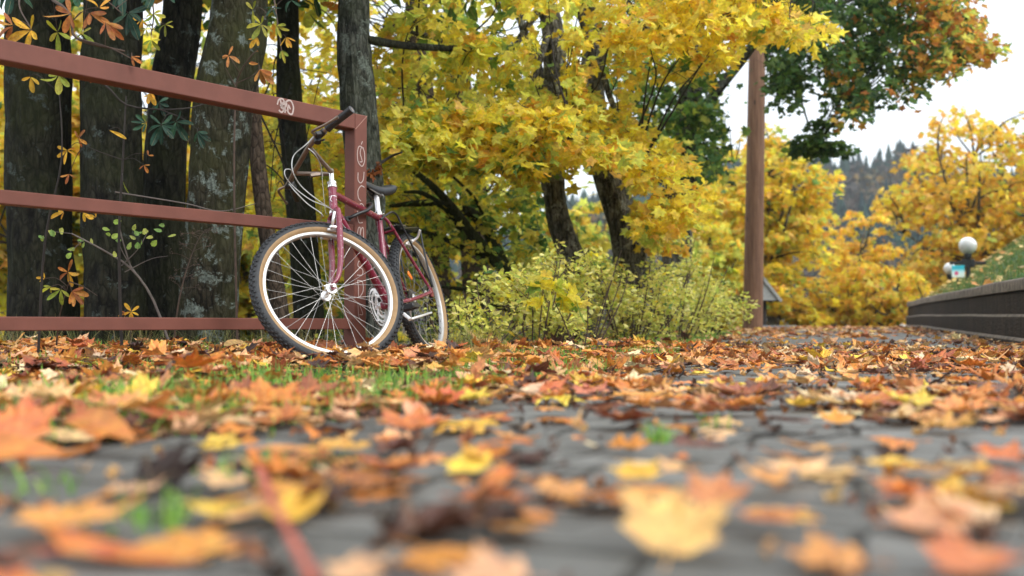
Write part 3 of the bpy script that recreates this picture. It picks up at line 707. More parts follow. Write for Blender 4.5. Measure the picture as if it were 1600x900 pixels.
# rear brake on the seat stays
for s in (-1, 1):
    c = MB(); q = np.array([-.005 + .095, s * .052, WR + .268]); 
    c.tube([q, q + [-.03, 0, .01]], .009, 12); c.tube(bez([q + [-.02, 0, .004], q + [-.03, s * .03, .02], q + [-.02, s * .055, .05]], 10), .0065, 8); c.box(q + [-.012, -s * .024, .002], .05, .012, .014, rotm([0, 1, 0], .3), bev=.003)
    c.build('brake_caliper', M['alu'], bike)
# seat post and saddle
c = MB(); c.tube([ST, ST + sdir * .115], .0132, 16); c.build('seat_post', M['alu'], bike)
c = MB(); c.tube([ST - sdir * .008, ST + sdir * .010], .0188, 16); c.tube([ST + [-.026, -.02, .0], ST + [-.026, .02, .0]], .004, 8); c.build('seat_clamp', M['chrome'], bike)
sc0 = ST + sdir * .135; sd_ = MB()
xs_ = np.linspace(.155, -.125, 26); V = []; k_ = 20
for i, x in enumerate(xs_):
    t_ = i / 25; wd = .5 * np.interp(t_, [0, .05, .35, .6, .85, .96, 1], [.018, .036, .048, .085, .158, .150, .09]); hh = np.interp(t_, [0, .1, .5, .9, 1], [.022, .038, .050, .064, .040]); z0 = .012 * math.cos((t_ - .05) * 5.2) + (.012 if t_ > .8 else .012 * t_)
    for k in range(k_):
        a = 2 * math.pi * k / k_; cx, cz = math.cos(a), math.sin(a)
        V.append((sc0[0] + x, wd * cx, sc0[2] + z0 + (hh * .42 * cz if cz > 0 else hh * .8 * cz * abs(cx) ** .5)))
F = [(i * k_ + k, i * k_ + (k + 1) % k_, (i + 1) * k_ + (k + 1) % k_, (i + 1) * k_ + k) for i in range(25) for k in range(k_)] + [tuple(range(k_))[::-1], tuple(25 * k_ + k for k in range(k_))]
sd_.add(V, F); sad = sd_.build('saddle', M['saddle'], bike)
c = MB()
for s in (-1, 1): c.tube(bez([sc0 + [.11, s * .008, -.005], sc0 + [.04, s * .022, -.028], sc0 + [-.03, s * .022, -.028], sc0 + [-.10, s * .04, -.008]], 14), .0035, 6)
c.tube([sc0 + [-.005, -.03, -.028], sc0 + [-.005, .03, -.028]], .012, 10); c.build('saddle_rails', M['steel'], bike).parent = bike
# crankset
cr = MB(); cy_ = -.048
def ring(mb, r, y, w, th=.0022, teeth=0):
    n = 96; V = []; 
    for k in range(n):
        a = 2 * math.pi * k / n; ro = r + (.003 if (k // 1) % 2 else -.0015); ca_, sa_ = math.cos(a), math.sin(a)
        for rr_, yy in ((ro, y), (ro, y - th), (r - w, y - th), (r - w, y)): V.append((rr_ * ca_, yy, rr_ * sa_))
    F = [(4 * k + j, 4 * ((k + 1) % n) + j, 4 * ((k + 1) % n) + (j + 1) % 4, 4 * k + (j + 1) % 4) for k in range(n) for j in range(4)]
    mb.add(np.array(V) + BB, F)
ring(cr, .098, cy_ - .010, .016); ring(cr, .078, cy_ - .003, .012); ring(cr, .056, cy_ + .004, .012)
for j in range(5):
    a = 2 * math.pi * j / 5 + .3; cr.tube([BB + [0, cy_ - .008, 0], BB + [.088 * math.cos(a), cy_ - .008, .088 * math.sin(a)]], .005, 8)
cr.build('chainring', M['alu'], bike)
ang = R_(-20)
cd = np.array([math.cos(ang), 0, math.sin(ang)])
for s in (1, -1):
    c = MB(); e = BB + cd * .17 * s + np.array([0, s * .085, 0]); c.tube([BB + [0, s * .060, 0], BB * .5 + e * .5 + [0, s * .005, 0], e], [.014, .010, .012], 12)
    c.tube([BB + [0, s * .036, 0], BB + [0, s * .068, 0]], .013, 12)
    arm = c.build('crank_arm', M['alu'], bike)
    p = MB(); pc = e + np.array([0, s * .055, 0])
    p.tube([e, pc + [0, s * .04, 0]], .007, 10)
    for q in (-1, 1): p.box(pc + [q * .034, 0, 0], .010, .088, .026, bev=.003)
    for q in (-1, 1): p.box(pc + [0, q * .040, 0], .068, .010, .020, bev=.002)
    p.tube(bez([pc + [-.034, -.04, 0], pc + [-.046, -.035, .0], pc + [-.046, .035, 0], pc + [-.034, .04, 0]], 12), .004, 6)
    pd = p.build('pedal', M['black'], bike); pd.parent = bike
# chain (runs on the far side)
c = MB(); R1, R2 = .0965, .038
ch = [BB + [R1 * math.cos(a), cy_ - .011, R1 * math.sin(a)] for a in np.linspace(R_(100), R_(-100), 30)]
ch += [RH + [R2 * math.cos(a) - .0, -.052, R2 * math.sin(a)] for a in np.linspace(R_(262), R_(95), 14)]
c.tube(np.array(ch), .0042, 6, closed=True); c.build('chain', M['chain'], bike)
c = MB(); c.tube(bez([RH + [.0, -.07, -.02], RH + [.02, -.075, -.09], RH + [.05, -.06, -.15]], 8), .012, 8); c.build('derailleur', M['oldsteel'], bike)
# kick stand folded up
k0, k1 = on_plane(641, 499, .075), on_plane(672, 489, .075)
c = MB(); Tk = (k1 - k0) / np.linalg.norm(k1 - k0); up_ = np.cross(Tk, [0, 1, 0]); c.box((k0 + k1) / 2, np.linalg.norm(k1 - k0) , .026, .011, np.stack([Tk, [0, 1, 0], -up_], 1), bev=.003)
c.tube([k0, BB + [-.06, .0, -.01]], .009, 10); c.build('kickstand', M['alu'], bike)
# rear rack in black rod
rk = MB(); dl = np.array([-.01, .073, WR + .03])
Lt = [on_plane(*q) for q in ((676, 455, .073), (652, 400, .066), (628, 352, .058), (620, 336, .055), (612, 331.5, .05), (602, 337, .04), (595, 343, .03))]
rk.tube(bez([dl] + Lt[1:], 50), .0052, 8)
Lr = [on_plane(*q) for q in ((662, 390, .066), (657, 363, .06), (653, 356.5, .058), (645, 356, .055), (625, 357, .05))]
rk.tube(bez([dl + [-.004, 0, 0]] + Lr, 40), .0052, 8)
mir = lambda P: np.array(P) * [1, -1, 1]
rk.tube(bez(mir([dl] + Lt[1:4] + [Lt[4]]), 40), .0052, 8); rk.tube(bez(mir([dl + [-.004, 0, 0]] + Lr), 40), .0052, 8)
pz = (Lr[2][2] + Lr[4][2]) / 2; x0, x1 = Lr[2][0], ST[0] - .09
rk.box([(x0 + x1) / 2, 0, pz], abs(x1 - x0), .095, .006, bev=.002)
for yy in (-.05, -.02, .02, .05): rk.tube([[x0, yy, pz + .004], [x1 + .03, yy, pz + .004]], .0042, 8)
for t_ in (0, .33, .66, 1): rk.tube([[x0 + (x1 - x0) * t_, -.05, pz + .002], [x0 + (x1 - x0) * t_, .05, pz + .002]], .004, 8)
rack = rk.build('rear_rack', M['blackrod'], bike)
c = MB(); c.box([(x0 + x1) / 2 + .01, 0, pz + .022], .16, .045, .012, rotm([0, 1, 0], .1), bev=.004); c.tube([[(x0 + x1) / 2, -.03, pz + .012], [(x0 + x1) / 2, .03, pz + .012]], .009, 10); c.build('spring_clip', M['oldsteel'], bike).parent = rack
c = MB(); c.tube([[x0 + .02, -.012, pz - .02], [x0 + .02, .012, pz - .02]], .018, 14); c.build('tail_light', M['black'], bike).parent = rack
# cable lock looped round the top tube and the post
mid = (TT0 + ST) / 2
def wl(v): return np.asarray(v) @ BM.T + B0
lk = thing('cable_lock', 'black cable lock looped round the red top tube and the brown post', 'lock', tuple(wl(mid)))
P_ = [at(534, 344, 4.66), at(545, 341, 4.56), at(560, 334, 4.57), at(573, 329, 4.60), at(580.5, 322, 4.64), at(580, 318.5, 4.70), at(575, 320, 4.76), at(566, 326, 4.84), at(548, 335, 4.86), at(533, 343, 4.76)]
c = MB(); c.tube(bez(P_ + [P_[0]], 80)[:-1], .0085, 10, closed=True); c.build('lock_cable', M['black'], lk, world=True)
c = MB(); c.tube([at(529, 346, 4.64), at(545, 341.5, 4.553)], .0125, 14); c.build('lock_barrel', M['blackrod'], lk, world=True)
# ------------------------------------------------------------------ trees
YEL = [srgb(255, 234, 84), srgb(255, 227, 66), srgb(253, 233, 105), srgb(255, 220, 70)]
YGR = [srgb(232, 230, 105), srgb(215, 222, 95), srgb(190, 208, 95), srgb(246, 238, 110)]
GRN = [srgb(130, 168, 80), srgb(108, 152, 80), srgb(90, 138, 84), srgb(145, 178, 82)]
DGR = [srgb(66, 105, 60), srgb(80, 118, 62), srgb(52, 90, 55), srgb(98, 130, 62)]
ORA = [srgb(235, 170, 70), srgb(218, 145, 65), srgb(242, 188, 80), srgb(200, 130, 68)]
ORY = [srgb(255, 216, 84), srgb(254, 204, 80), srgb(254, 212, 116), srgb(250, 192, 80)]
SHR = [srgb(246, 238, 125), srgb(240, 234, 128), srgb(222, 226, 112), srgb(250, 244, 160), srgb(198, 210, 100)]
def mixpal(P, fields):
    """each leaf takes its colour from one of several palettes; fields = [(palette, weight(P))]"""
    n = len(P); Wt = np.stack([np.broadcast_to(np.clip(f(P), 0, None) + 1e-6, n) if callable(f) else np.full(n, float(f)) for _, f in fields], 1)
    Wt /= Wt.sum(1)[:, None]; k = (rng.random(n)[:, None] > np.cumsum(Wt, 1)).sum(1).clip(0, len(fields) - 1)
    C = np.zeros((n, 3))
    for i, (p, _) in enumerate(fields):
        q = k == i
        if q.any(): C[q] = pick(p, q.sum())
    return C
def clumps_px(poly, d, n, gap=.35, scale=70, seed=0):
    """clump centres spread through the volume that fills this outline between two distances"""
    poly = np.array(poly, float); o = []; lo, hi = poly.min(0), poly.max(0)
    while len(o) < n:
        x, y = rng.uniform(lo[0], hi[0]), rng.uniform(lo[1], hi[1])
        if not inpoly(np.array([x]), np.array([y]), poly)[0]: continue
        if float(vnoise(np.array([[x / scale, y / scale, seed + .5]]))[0]) < gap: continue
        o.append(at(x, y, rng.uniform(*d)))
    return np.array(o)
def foliage(parent, name, C, per, rad, flat, size, colf, tpl=T_MAPC, mt='leaf', droop=.35, tilt=.8, down=.35, sizevar=.38, curl=.35, gaps=()):
    n = len(C) * per; c = np.repeat(C, per, 0); r = rad if np.isscalar(rad) else np.repeat(rad, per)
    q = rng.normal(0, 1, (n, 3)); q *= (rng.random(n) ** .45 / np.linalg.norm(q, axis=1))[:, None]
    off = q * np.array([1, 1, flat]) * np.asarray(r).reshape(-1, 1)
    hd = np.hypot(off[:, 0], off[:, 1]); off[:, 2] -= droop * hd ** 2 / np.maximum(r, .01)
    P = c + off
    if gaps:
        gx, gy = pxof(P); kq = np.ones(n, bool)
        for g_ in gaps: kq &= ~(inpoly(gx + rng.normal(0, 5, n), gy + rng.normal(0, 5, n), g_) & (rng.random(n) < .93))
        P = P[kq]; off = off[kq]; hd = hd[kq]; n = len(P)
    tip = np.c_[off[:, :2] / (hd[:, None] + 1e-6) * .8 + rng.normal(0, .5, (n, 2)), -down + rng.normal(0, .35, n)]
    nrm = np.c_[rng.normal(0, tilt, (n, 2)), np.ones(n) * .8]; nrm[:, 1] -= .25
    s = size * rng.uniform(1 - sizevar, 1 + sizevar, n)
    return tri_object(name, [leaf_arrays(tpl, P, tip, nrm, s, colf(P), curl=curl, fold=.12, rnd=.05)], M[mt], parent)
def trunk(parent, pts, rad, mt, seg=26, rough=.10, name='trunk', flare=True, twist=1.0):
    P = bez(pts, max(14, int(np.linalg.norm(np.diff(np.asarray(pts), axis=0), axis=1).sum() / .06)))
    r = np.interp(np.linspace(0, 1, len(P)), np.linspace(0, 1, len(rad)), rad)
    ph = rng.uniform(0, 50)
    def rf(i, th, p):
        h = i * .06
        a = vnoise(np.stack([np.cos(th) * 3.2 * twist + ph, np.sin(th) * 3.2 * twist, np.full_like(th, h * 2.0)], -1)) - .5
        b_ = vnoise(np.stack([np.cos(th) * 9 + ph, np.sin(th) * 9, np.full_like(th, h * 6.0)], -1)) - .5
        fl = 1 + (.45 * math.exp(-h / .16) * (1 + .35 * np.sin(th * 4 + ph)) if flare else 0)
        return (1 + rough * 1.6 * a + rough * b_) * fl
    mb = MB(); mb.tube(P, r, seg, rfun=rf); return mb.build(name, M[mt], parent, world=True), P
def branches(parent, limb, C, r0=.012, mt='twig', frac=1.0, name='branch', maxlen=2.5, sub=2):
    """limbs that leave the trunk or a bough and reach each leaf clump, with small side twigs"""
    mb = MB(); limb = np.asarray(limb)
    for c in C:
        if rng.random() > frac: continue
        dd = np.linalg.norm(limb - c, axis=1) + np.maximum(0, limb[:, 2] - c[2] + .05) * .6; j = np.argmin(dd); a = limb[j]
        L_ = np.linalg.norm(c - a)
        if L_ > maxlen or L_ < .02: continue
        m1 = a * .6 + c * .4 + [0, 0, .12 * L_] + rng.normal(0, .05 * L_, 3); m2 = a * .25 + c * .75 + [0, 0, .10 * L_] + rng.normal(0, .04 * L_, 3)
        P = bez([a, m1, m2, c], 12); rr = r0 * (.4 + .6 * min(1, L_ / 1.2)); mb.tube(P, [rr, rr * .55, rr * .25], 6, cap=False)
        for _ in range(sub):
            k = rng.integers(4, len(P)); q = P[k]; e = q + rng.normal(0, .16 * min(1.5, L_), 3) * [1, 1, .5]; mb.tube(bez([q, (q + e) / 2 + rng.normal(0, .02, 3), e], 6), [rr * .3, rr * .12], 4, cap=False)
    if mb.n: return mb.build(name, M[mt], parent, world=True)
def base_z(p): return Gs(p[0], p[1]) - .05
def tree_pts(px_pts, d):
    """trunk line through photo columns/rows at distance(s) d, run down to the ground"""
    P = [at(x, y, dd) for (x, y), dd in zip(px_pts, d if hasattr(d, '__len__') else [d] * len(px_pts))]
    p = P[0]; g = Gs(p[0], p[1])
    if p[2] > g: P = [np.array([p[0] + (p[0] - P[1][0]) * .05, p[1], g - .08])] + P
    return P

TREES = {}
def add_tree(key, name, label, cat, px, d, rad, mt, group, up=3.5, rough=.1, lean=(0, 0), branch_end=True):
    P = tree_pts(px, d); t = P[-1]; top = t + np.array([lean[0], lean[1], up]); P = P + [t * .5 + top * .5 + rng.normal(0, .06, 3), top]
    tr = thing(name, label, cat, (P[0][0], P[0][1], Gs(P[0][0], P[0][1])), group)
    rad = list(rad) + [rad[-1] * .8, rad[-1] * .45]
    _, line = trunk(tr, P, rad, mt, rough=rough)
    TREES[key] = (tr, line); return tr, line
GT = 'chestnut trunks standing behind the railing'
add_tree('t1', 'chestnut_tree', 'broad dark chestnut trunk furthest left behind the railing, yellow foliage showing to its left', 'tree', [(68, 470), (60, 300), (58, 120), (60, 0)], 6.0, [.205, .19, .185, .185], 'bark_dark', GT)
add_tree('t2', 'chestnut_tree', 'dark chestnut trunk second from the left behind the railing', 'tree', [(182, 480), (176, 300), (172, 130), (176, 0)], 5.8, [.185, .172, .168, .17], 'bark_dark', GT)
add_tree('t3', 'chestnut_tree', 'slimmer dark chestnut trunk touching the lichen covered one behind the railing', 'tree', [(256, 480), (256, 300), (268, 130), (285, 0)], 6.4, [.145, .135, .13, .13], 'bark_dark', GT)
add_tree('t4', 'chestnut_tree', 'chestnut trunk patched with pale grey lichen, in the middle of the top rail', 'tree', [(325, 490), (338, 300), (352, 150), (375, 0)], 5.6, [.175, .158, .158, .165], 'bark_lichen', GT)
add_tree('t5', 'slender_tree', 'slender smooth grey brown stem leaning beside the lichen covered trunk', 'tree', [(440, 510), (412, 330), (396, 180), (388, 60)], 6.3, [.062, .056, .05, .045], 'bark_brown', None, up=2.2, rough=.04)
add_tree('t6', 'maple_tree', 'dark maple trunk seen through the left half of the front wheel', 'tree', [(482, 500), (468, 300), (452, 150), (448, 0)], 7.4, [.12, .112, .10, .085], 'bark_dark', None, up=3)
add_tree('t7', 'maple_tree', 'rough grey green maple trunk rising straight behind the graffitied end post', 'tree', [(590, 510), (572, 320), (556, 120), (552, 0)], 6.2, [.145, .12, .11, .105], 'bark_grey', None, up=3, rough=.14)
add_tree('t8', 'maple_tree', 'blurred brown maple trunk behind the yellow leaves above the saddle', 'tree', [(690, 520), (668, 300), (655, 120), (650, 0)], 11, [.17, .16, .15, .13], 'bark_brown', None, up=3)
add_tree('t9', 'maple_tree', 'second blurred brown maple trunk behind the mossy leaning boughs', 'tree', [(745, 500), (738, 300), (716, 120), (708, 0)], 12.5, [.20, .19, .17, .14], 'bark_brown', None, up=3)
add_tree('t10', 'maple_tree', 'tall dark maple trunk with an elbow, left of the two trunks above the pale shrubs', 'tree', [(905, 440), (872, 340), (862, 240), (868, 130), (862, 40), (840, -40)], 8.6, [.12, .115, .10, .11, .10, .08], 'bark_maple', None, up=2.5, rough=.14)
add_tree('t11', 'maple_tree', 'thick curved maple trunk with pale spots leaning out of the pale yellow shrubs', 'tree', [(992, 445), (975, 350), (945, 260), (925, 150), (928, 60), (905, -30)], 8.9, [.165, .16, .145, .12, .11, .09], 'bark_maple', None, up=2.5, rough=.12)
# the dark fork that hangs left of the elbow trunk
tr, _ = TREES['t10']
trunk(tr, [at(852, 235, 8.6), at(838, 190, 8.7), at(842, 120, 8.8), at(822, 60, 8.9), at(800, -20, 9)], [.06, .055, .05, .04, .03], 'bark_maple', 14, .15, 'bough', flare=False)
tr, ln7 = TREES['t7']
trunk(tr, [at(572, 62, 6.2), at(640, 72, 6.6), at(720, 76, 7.0), at(812, 76, 7.4)], [.028, .026, .022, .012], 'bark_dark', 12, .1, 'bough', flare=False)
trunk(tr, [at(575, 268, 6.2), at(610, 245, 6.2), at(628, 238, 6.1)], [.012, .009, .005], 'twig_dark', 8, .1, 'bough', flare=False)
tr, _ = TREES['t7']
foliage(tr, 'dead_leaves', np.array([at(583, 258, 6.1), at(578, 268, 6.1)]), 6, .05, .8, .05, lambda P: pick([srgb(160, 90, 40), srgb(120, 70, 40)], len(P)))

# mossy boughs of an old leaning tree
mo = thing('leaning_maple', 'old leaning maple of dark mossy boughs sprawling behind the rear wheel', 'tree', (at(850, 500, 9.2)[0], 9.2, Gs(at(850, 500, 9.2)[0], 9.2)))
ml = []
for pts, rr in (([(862, 520), (822, 462), (790, 425), (742, 372), (716, 335), (680, 295), (640, 262)], [.085, .07, .065, .055, .045, .035, .022]), ([(742, 374), (720, 352), (690, 320), (650, 318), (610, 322)], [.04, .04, .032, .03, .015]),
                ([(800, 436), (760, 360), (735, 332), (700, 325), (660, 302), (632, 300)], [.045, .05, .045, .03, .02, .012]), ([(770, 405), (725, 388), (690, 372), (650, 358), (600, 345)], [.03, .025, .02, .015, .01]),
                ([(838, 498), (800, 470), (740, 455), (690, 448)], [.04, .03, .022, .012]), ([(762, 362), (745, 315), (712, 280), (690, 262)], [.02, .016, .012, .008]), ([(850, 505), (780, 480), (720, 478), (680, 482)], [.03, .024, .016, .01])):
    P = [at(x, y, 9.2 - .9 * i / len(pts)) for i, (x, y) in enumerate(pts)]
    if pts[0][0] in (862,): P = [np.array([P[0][0] + .15, 9.2, Gs(P[0][0], 9.2) - .1])] + P
    _, l = trunk(mo, P, rr, 'bark_mossy', 14, .14, 'bough', flare=False); ml.append(l)
ml = np.concatenate(ml)
C = clumps_px([(590, 300), (640, 270), (760, 330), (860, 430), (850, 500), (740, 500), (640, 470), (600, 400)], (8.4, 10.2), 60, .45, 40, 3)
branches(mo, ml, C, .008, 'twig_dark', .8, 'branch', 1.2, 4)
foliage(mo, 'crown', C, 13, .24, .8, .055, lambda P: mixpal(P, [(YGR, .55), (GRN, .25), (YEL, .35)]))

# ---- crowns
def zfield(lo, hi): return lambda P: np.clip((hi - P[:, 2]) / (hi - lo), 0, 1)
def spot(sc, th, s=0): return lambda P: sstep(th, th + .15, vnoise(P * sc + s))
ycol = lambda P: mixpal(P, [(YEL, .62), (ORY, lambda P: .02 + .25 * spot(1.3, .5, 9)(P)), (YGR, lambda P: .30 + .9 * spot(1.1, .55)(P) + .30 * zfield(.5, 1.6)(P)), (GRN, lambda P: .03 + .22 * spot(1.7, .58, 4)(P))])
# big drooping maple in the middle: three trees share it
GAPS = [[(838, 40), (884, 40), (886, 150), (840, 140)], [(905, 60), (950, 80), (965, 185), (920, 150)], [(646, 60), (682, 60), (684, 150), (655, 140)], [(846, 262), (888, 262), (895, 350), (905, 420), (850, 420)], [(925, 262), (975, 262), (1002, 440), (955, 440), (915, 330)], [(888, 262), (925, 270), (925, 400), (895, 370)], [(745, 255), (800, 270), (790, 330), (755, 300)], [(800, 20), (830, 25), (822, 70), (795, 62)], [(640, 268), (700, 268), (760, 330), (830, 400), (800, 460), (640, 330)], [(1160, 66), (1202, 66), (1202, 520), (1158, 520)], [(1125, 120), (1165, 110), (1165, 290), (1135, 240)]]
tr, ln = TREES['t10']
poly10 = [(585, 150), (600, 20), (640, -60), (860, -80), (900, 60), (900, 200), (905, 330), (860, 300), (800, 285), (700, 265), (640, 250), (590, 225)]
C = np.vstack([clumps_px(poly10, (6.7, 8.5), 118, .36, 55, 1), clumps_px([(600, 170), (760, 160), (930, 200), (1000, 270), (930, 250), (820, 270), (700, 255), (590, 235)], (6.6, 7.8), 62, .2, 50, 2)])
boughs = [bez([ln[int(len(ln) * f)], *[at(*q) for q in qs]], 20) for f, qs in ((.62, [(800, 190, 8.1), (700, 185, 7.6), (620, 190, 7.4)]), (.7, [(780, 90, 8.0), (680, 60, 7.6), (600, 40, 7.6)]), (.6, [(880, 200, 7.6), (900, 215, 7.0)]), (.8, [(760, -30, 7.8), (660, -60, 7.4)]), (.52, [(830, 250, 8.0), (720, 240, 7.3), (640, 235, 7.0)]))]
for b_ in boughs:
    mb = MB(); mb.tube(b_, [.035, .022, .010], 10, cap=False); mb.build('bough', M['bark_maple'], tr, world=True)
branches(tr, np.concatenate(boughs), C, .011, 'twig_dark', .85, 'branch', 1.6, 2)
foliage(tr, 'crown', C, 31, .25, .36, .068, ycol, gaps=GAPS)
tr, ln = TREES['t11']
C = np.vstack([clumps_px([(880, -60), (1180, -80), (1290, -60), (1285, 20), (1255, 62), (1190, 30), (1120, 85), (1105, 105), (1075, 110), (1040, 55), (980, 150), (900, 160)], (7.0, 9.0), 85, .3, 60, 5),
               clumps_px([(1010, 20), (1110, 10), (1100, 110), (1050, 115), (1015, 80)], (7, 8.5), 12, .1, 60, 5),
               clumps_px([(880, 130), (960, 150), (1010, 215), (1075, 275), (1080, 345), (1020, 400), (1000, 380), (1010, 300), (930, 250), (890, 230)], (7.2, 8.8), 62, .3, 50, 6),
               clumps_px([(1140, -30), (1185, -30), (1185, 70), (1150, 100), (1140, 40)], (7.6, 8.6), 14, .0, 60, 6)])
boughs = [bez([ln[int(len(ln) * f)], *[at(*q) for q in qs]], 20) for f, qs in ((.72, [(1000, 45, 8.2), (1080, 30, 8.0), (1180, 20, 8)]), (.66, [(960, 170, 8.2), (1020, 250, 7.9), (1050, 300, 7.8)]), (.8, [(1020, -20, 8), (1150, -20, 7.8), (1270, 0, 7.8)]), (.56, [(900, 190, 8.3), (860, 200, 7.8)]))]
for b_ in boughs:
    mb = MB(); mb.tube(b_, [.035, .02, .008], 10, cap=False); mb.build('bough', M['bark_maple'], tr, world=True)
branches(tr, np.concatenate(boughs), C, .011, 'twig_dark', .85, 'branch', 1.6, 2)
foliage(tr, 'crown', C, 30, .25, .36, .068, lambda P: mixpal(P, [(YEL, .65), (ORY, .18), (YGR, lambda P: .08 + .3 * spot(1.2, .55, 2)(P)), (GRN, .02)]), gaps=GAPS)
# greener spray low in the middle
tr, ln = TREES['t9']
C = np.vstack([clumps_px([(570, -40), (900, -60), (900, 320), (760, 330), (600, 300), (560, 150)], (9.5, 12.5), 110, .42, 60, 8), clumps_px([(690, 255), (850, 260), (900, 330), (880, 400), (800, 400), (720, 340)], (8.8, 11), 46, .3, 50, 9)])
branches(tr, ln, C, .014, 'twig_dark', .6, 'branch', 3.2, 1)
foliage(tr, 'crown', C, 22, .34, .5, .085, lambda P: mixpal(P, [(YEL, .45), (YGR, .6), (GRN, lambda P: .05 + .7 * zfield(.6, 1.8)(P))]), gaps=[GAPS[i] for i in (0, 3, 4, 5, 6, 7, 9)])
tr, ln = TREES['t8']
C = np.vstack([clumps_px([(420, -40), (640, -40), (640, 330), (590, 420), (480, 400), (400, 380), (380, 100)], (8.4, 11.5), 125, .40, 60, 11), clumps_px([(420, 330), (620, 300), (640, 500), (440, 500)], (8.5, 12), 50, .3, 60, 12)])
branches(tr, ln, C, .012, 'twig_dark', .6, 'branch', 3.0, 1)
foliage(tr, 'crown', C, 25, .34, .5, .08, lambda P: mixpal(P, [(YEL, .6), (YGR, .35), (GRN, lambda P: .04 + .5 * zfield(.3, 1.2)(P)), (ORY, .15)]))
tr, ln = TREES['t6']
C = clumps_px([(395, -40), (540, -40), (540, 300), (480, 420), (410, 420)], (7.6, 9.2), 26, .45, 50, 14)
branches(tr, ln, C, .010, 'twig_dark', 1, 'branch', 2.0, 3)
foliage(tr, 'crown', C, 15, .25, .5, .07, ycol)
# bare thin twigs between the grey stem and the post
mb = MB()
for a, m_, b_, r in (((405, 175), (440, 250), (470, 330), .007), ((395, 250), (430, 268), (478, 330), .006), ((430, 170), (445, 230), (452, 330), .004), ((470, 190), (455, 260), (470, 350), .004), ((455, 130), (430, 220), (420, 340), .005), ((486, 180), (478, 240), (492, 330), .003), ((500, 120), (482, 200), (462, 300), .003), ((425, 120), (405, 170), (380, 230), .006)):
    mb = MB(); mb.tube(bez([at(*a, 6.6), at(*m_, 6.7), at(*b_, 6.8)], 14), [r, r * .8, r * .5], 6); mb.build('branch', M['twig_dark'], TREES['t6'][0], world=True)
# overhead crowns of the chestnuts: they shade the trunks
for k, (x0, x1) in zip(('t1', 't2', 't3', 't4', 't7'), ((-3.9, -2.6), (-2.9, -1.8), (-2.4, -1.3), (-1.9, -.7), (-1.4, .2))):
    tr, ln = TREES[k]; n = 85 if k != 't7' else 40
    C = np.c_[rng.uniform(x0 - .6, x1 + .6, n), rng.uniform(4.9, 8.6, n), rng.uniform(2.75, 5.2, n)]
    branches(tr, ln, C, .03, 'twig_dark', .8, 'branch', 3.5, 0)
    foliage(tr, 'crown', C, 22, .42, .6, .17, lambda P: mixpal(P, [(DGR, .5), (GRN, .3), (YGR, .3), (ORA, .1)]), tpl=T_OV8)

# ---- green maple with the orange tipped bough over the path
gm = at(1055, 440, 12.6); tg = thing('maple_tree', 'dark green maple behind the tall pole whose bough turns orange over the path', 'tree', (gm[0], gm[1], Gs(gm[0], gm[1])))
_, lg = trunk(tg, [np.array([gm[0], gm[1], Gs(*gm[:2]) - .1]), at(1060, 330, 12.6), at(1070, 220, 12.5), at(1080, 120, 12.5), at(1085, -60, 12.4), at(1100, -300, 12.3)], [.2, .18, .16, .14, .11, .05], 'bark_maple')
bo = []
for pts, rr in (([(1076, 215), (1100, 170), (1150, 105), (1200, 50), (1300, 10), (1400, -30)], [.075, .07, .07, .05, .04, .03]), ([(1200, 50), (1290, 30), (1370, 50), (1450, 70), (1520, 65)], [.04, .034, .026, .016, .006]), ([(1210, 45), (1240, 120), (1262, 190), (1278, 225)], [.02, .014, .010, .005]),
                ([(1300, 15), (1340, 80), (1345, 150)], [.022, .014, .006]), ([(1190, 60), (1205, 120), (1220, 150)], [.018, .01, .005]), ([(1070, 250), (1010, 200), (980, 120)], [.05, .035, .02]), ([(1075, 180), (1020, 120), (990, 30)], [.05, .035, .02]), ([(1066, 300), (1110, 260), (1150, 250)], [.03, .02, .01])):
    P = [at(x, y, 12.5 - (.9 if x > 1150 else .2) * i / len(pts)) for i, (x, y) in enumerate(pts)]
    _, l = trunk(tg, P, rr, 'bark_maple', 12, .12, 'bough', flare=False); bo.append(l)
bo = np.concatenate(bo)
hang = [(1180, 0), (1200, -60), (1500, -80), (1530, 0), (1535, 45), (1562, 68), (1520, 80), (1500, 105), (1440, 120), (1425, 150), (1390, 130), (1370, 140), (1330, 190), (1300, 150), (1275, 95), (1235, 60), (1245, 150), (1225, 172), (1195, 165), (1185, 90)]
C = np.vstack([clumps_px(hang, (10.8, 12.8), 240, .27, 38, 21), clumps_px([(1490, 60), (1545, 62), (1555, 72), (1510, 82)], (11.4, 12), 6, 0, 40, 1), clumps_px([(1420, 20), (1520, 20), (1510, 90), (1440, 110)], (11, 12.5), 16, 0)])
C2 = clumps_px([(1240, 205), (1290, 190), (1285, 215), (1320, 225), (1318, 245), (1285, 250), (1250, 238), (1230, 228)], (11.6, 12.0), 15, 0.0, 40, 1)
C3 = clumps_px([(960, 40), (1090, 60), (1140, 130), (1170, 215), (1150, 265), (1080, 290), (1010, 270), (975, 200)], (11.4, 13.4), 110, .36, 45, 23)
C4 = clumps_px([(940, -80), (1190, -100), (1180, 40), (960, 60)], (11.8, 13.6), 40, .3, 45, 24)
branches(tg, bo, np.vstack([C, C2]), .010, 'twig_dark', .7, 'branch', 2.2, 1); branches(tg, np.vstack([bo, lg]), np.vstack([C3, C4]), .012, 'twig_dark', .8, 'branch', 2.5, 1)
def gcol(P):
    x, y = pxof(P); o = sstep(1400, 1520, x + 120 * (vnoise(P * 1.1) - .5)) * 1.0 + .5 * sstep(.6, .75, vnoise(P * 1.6 + 7)) * (x > 1290)
    return o
foliage(tg, 'crown', C, 28, .24, .75, .072, lambda P: mixpal(P, [(DGR, lambda P: 1.1 - .9 * gcol(P)), (GRN, lambda P: .35), (ORA, lambda P: 1.25 * gcol(P)), (YGR, lambda P: .5 * gcol(P))]), droop=.5, gaps=GAPS[9:])
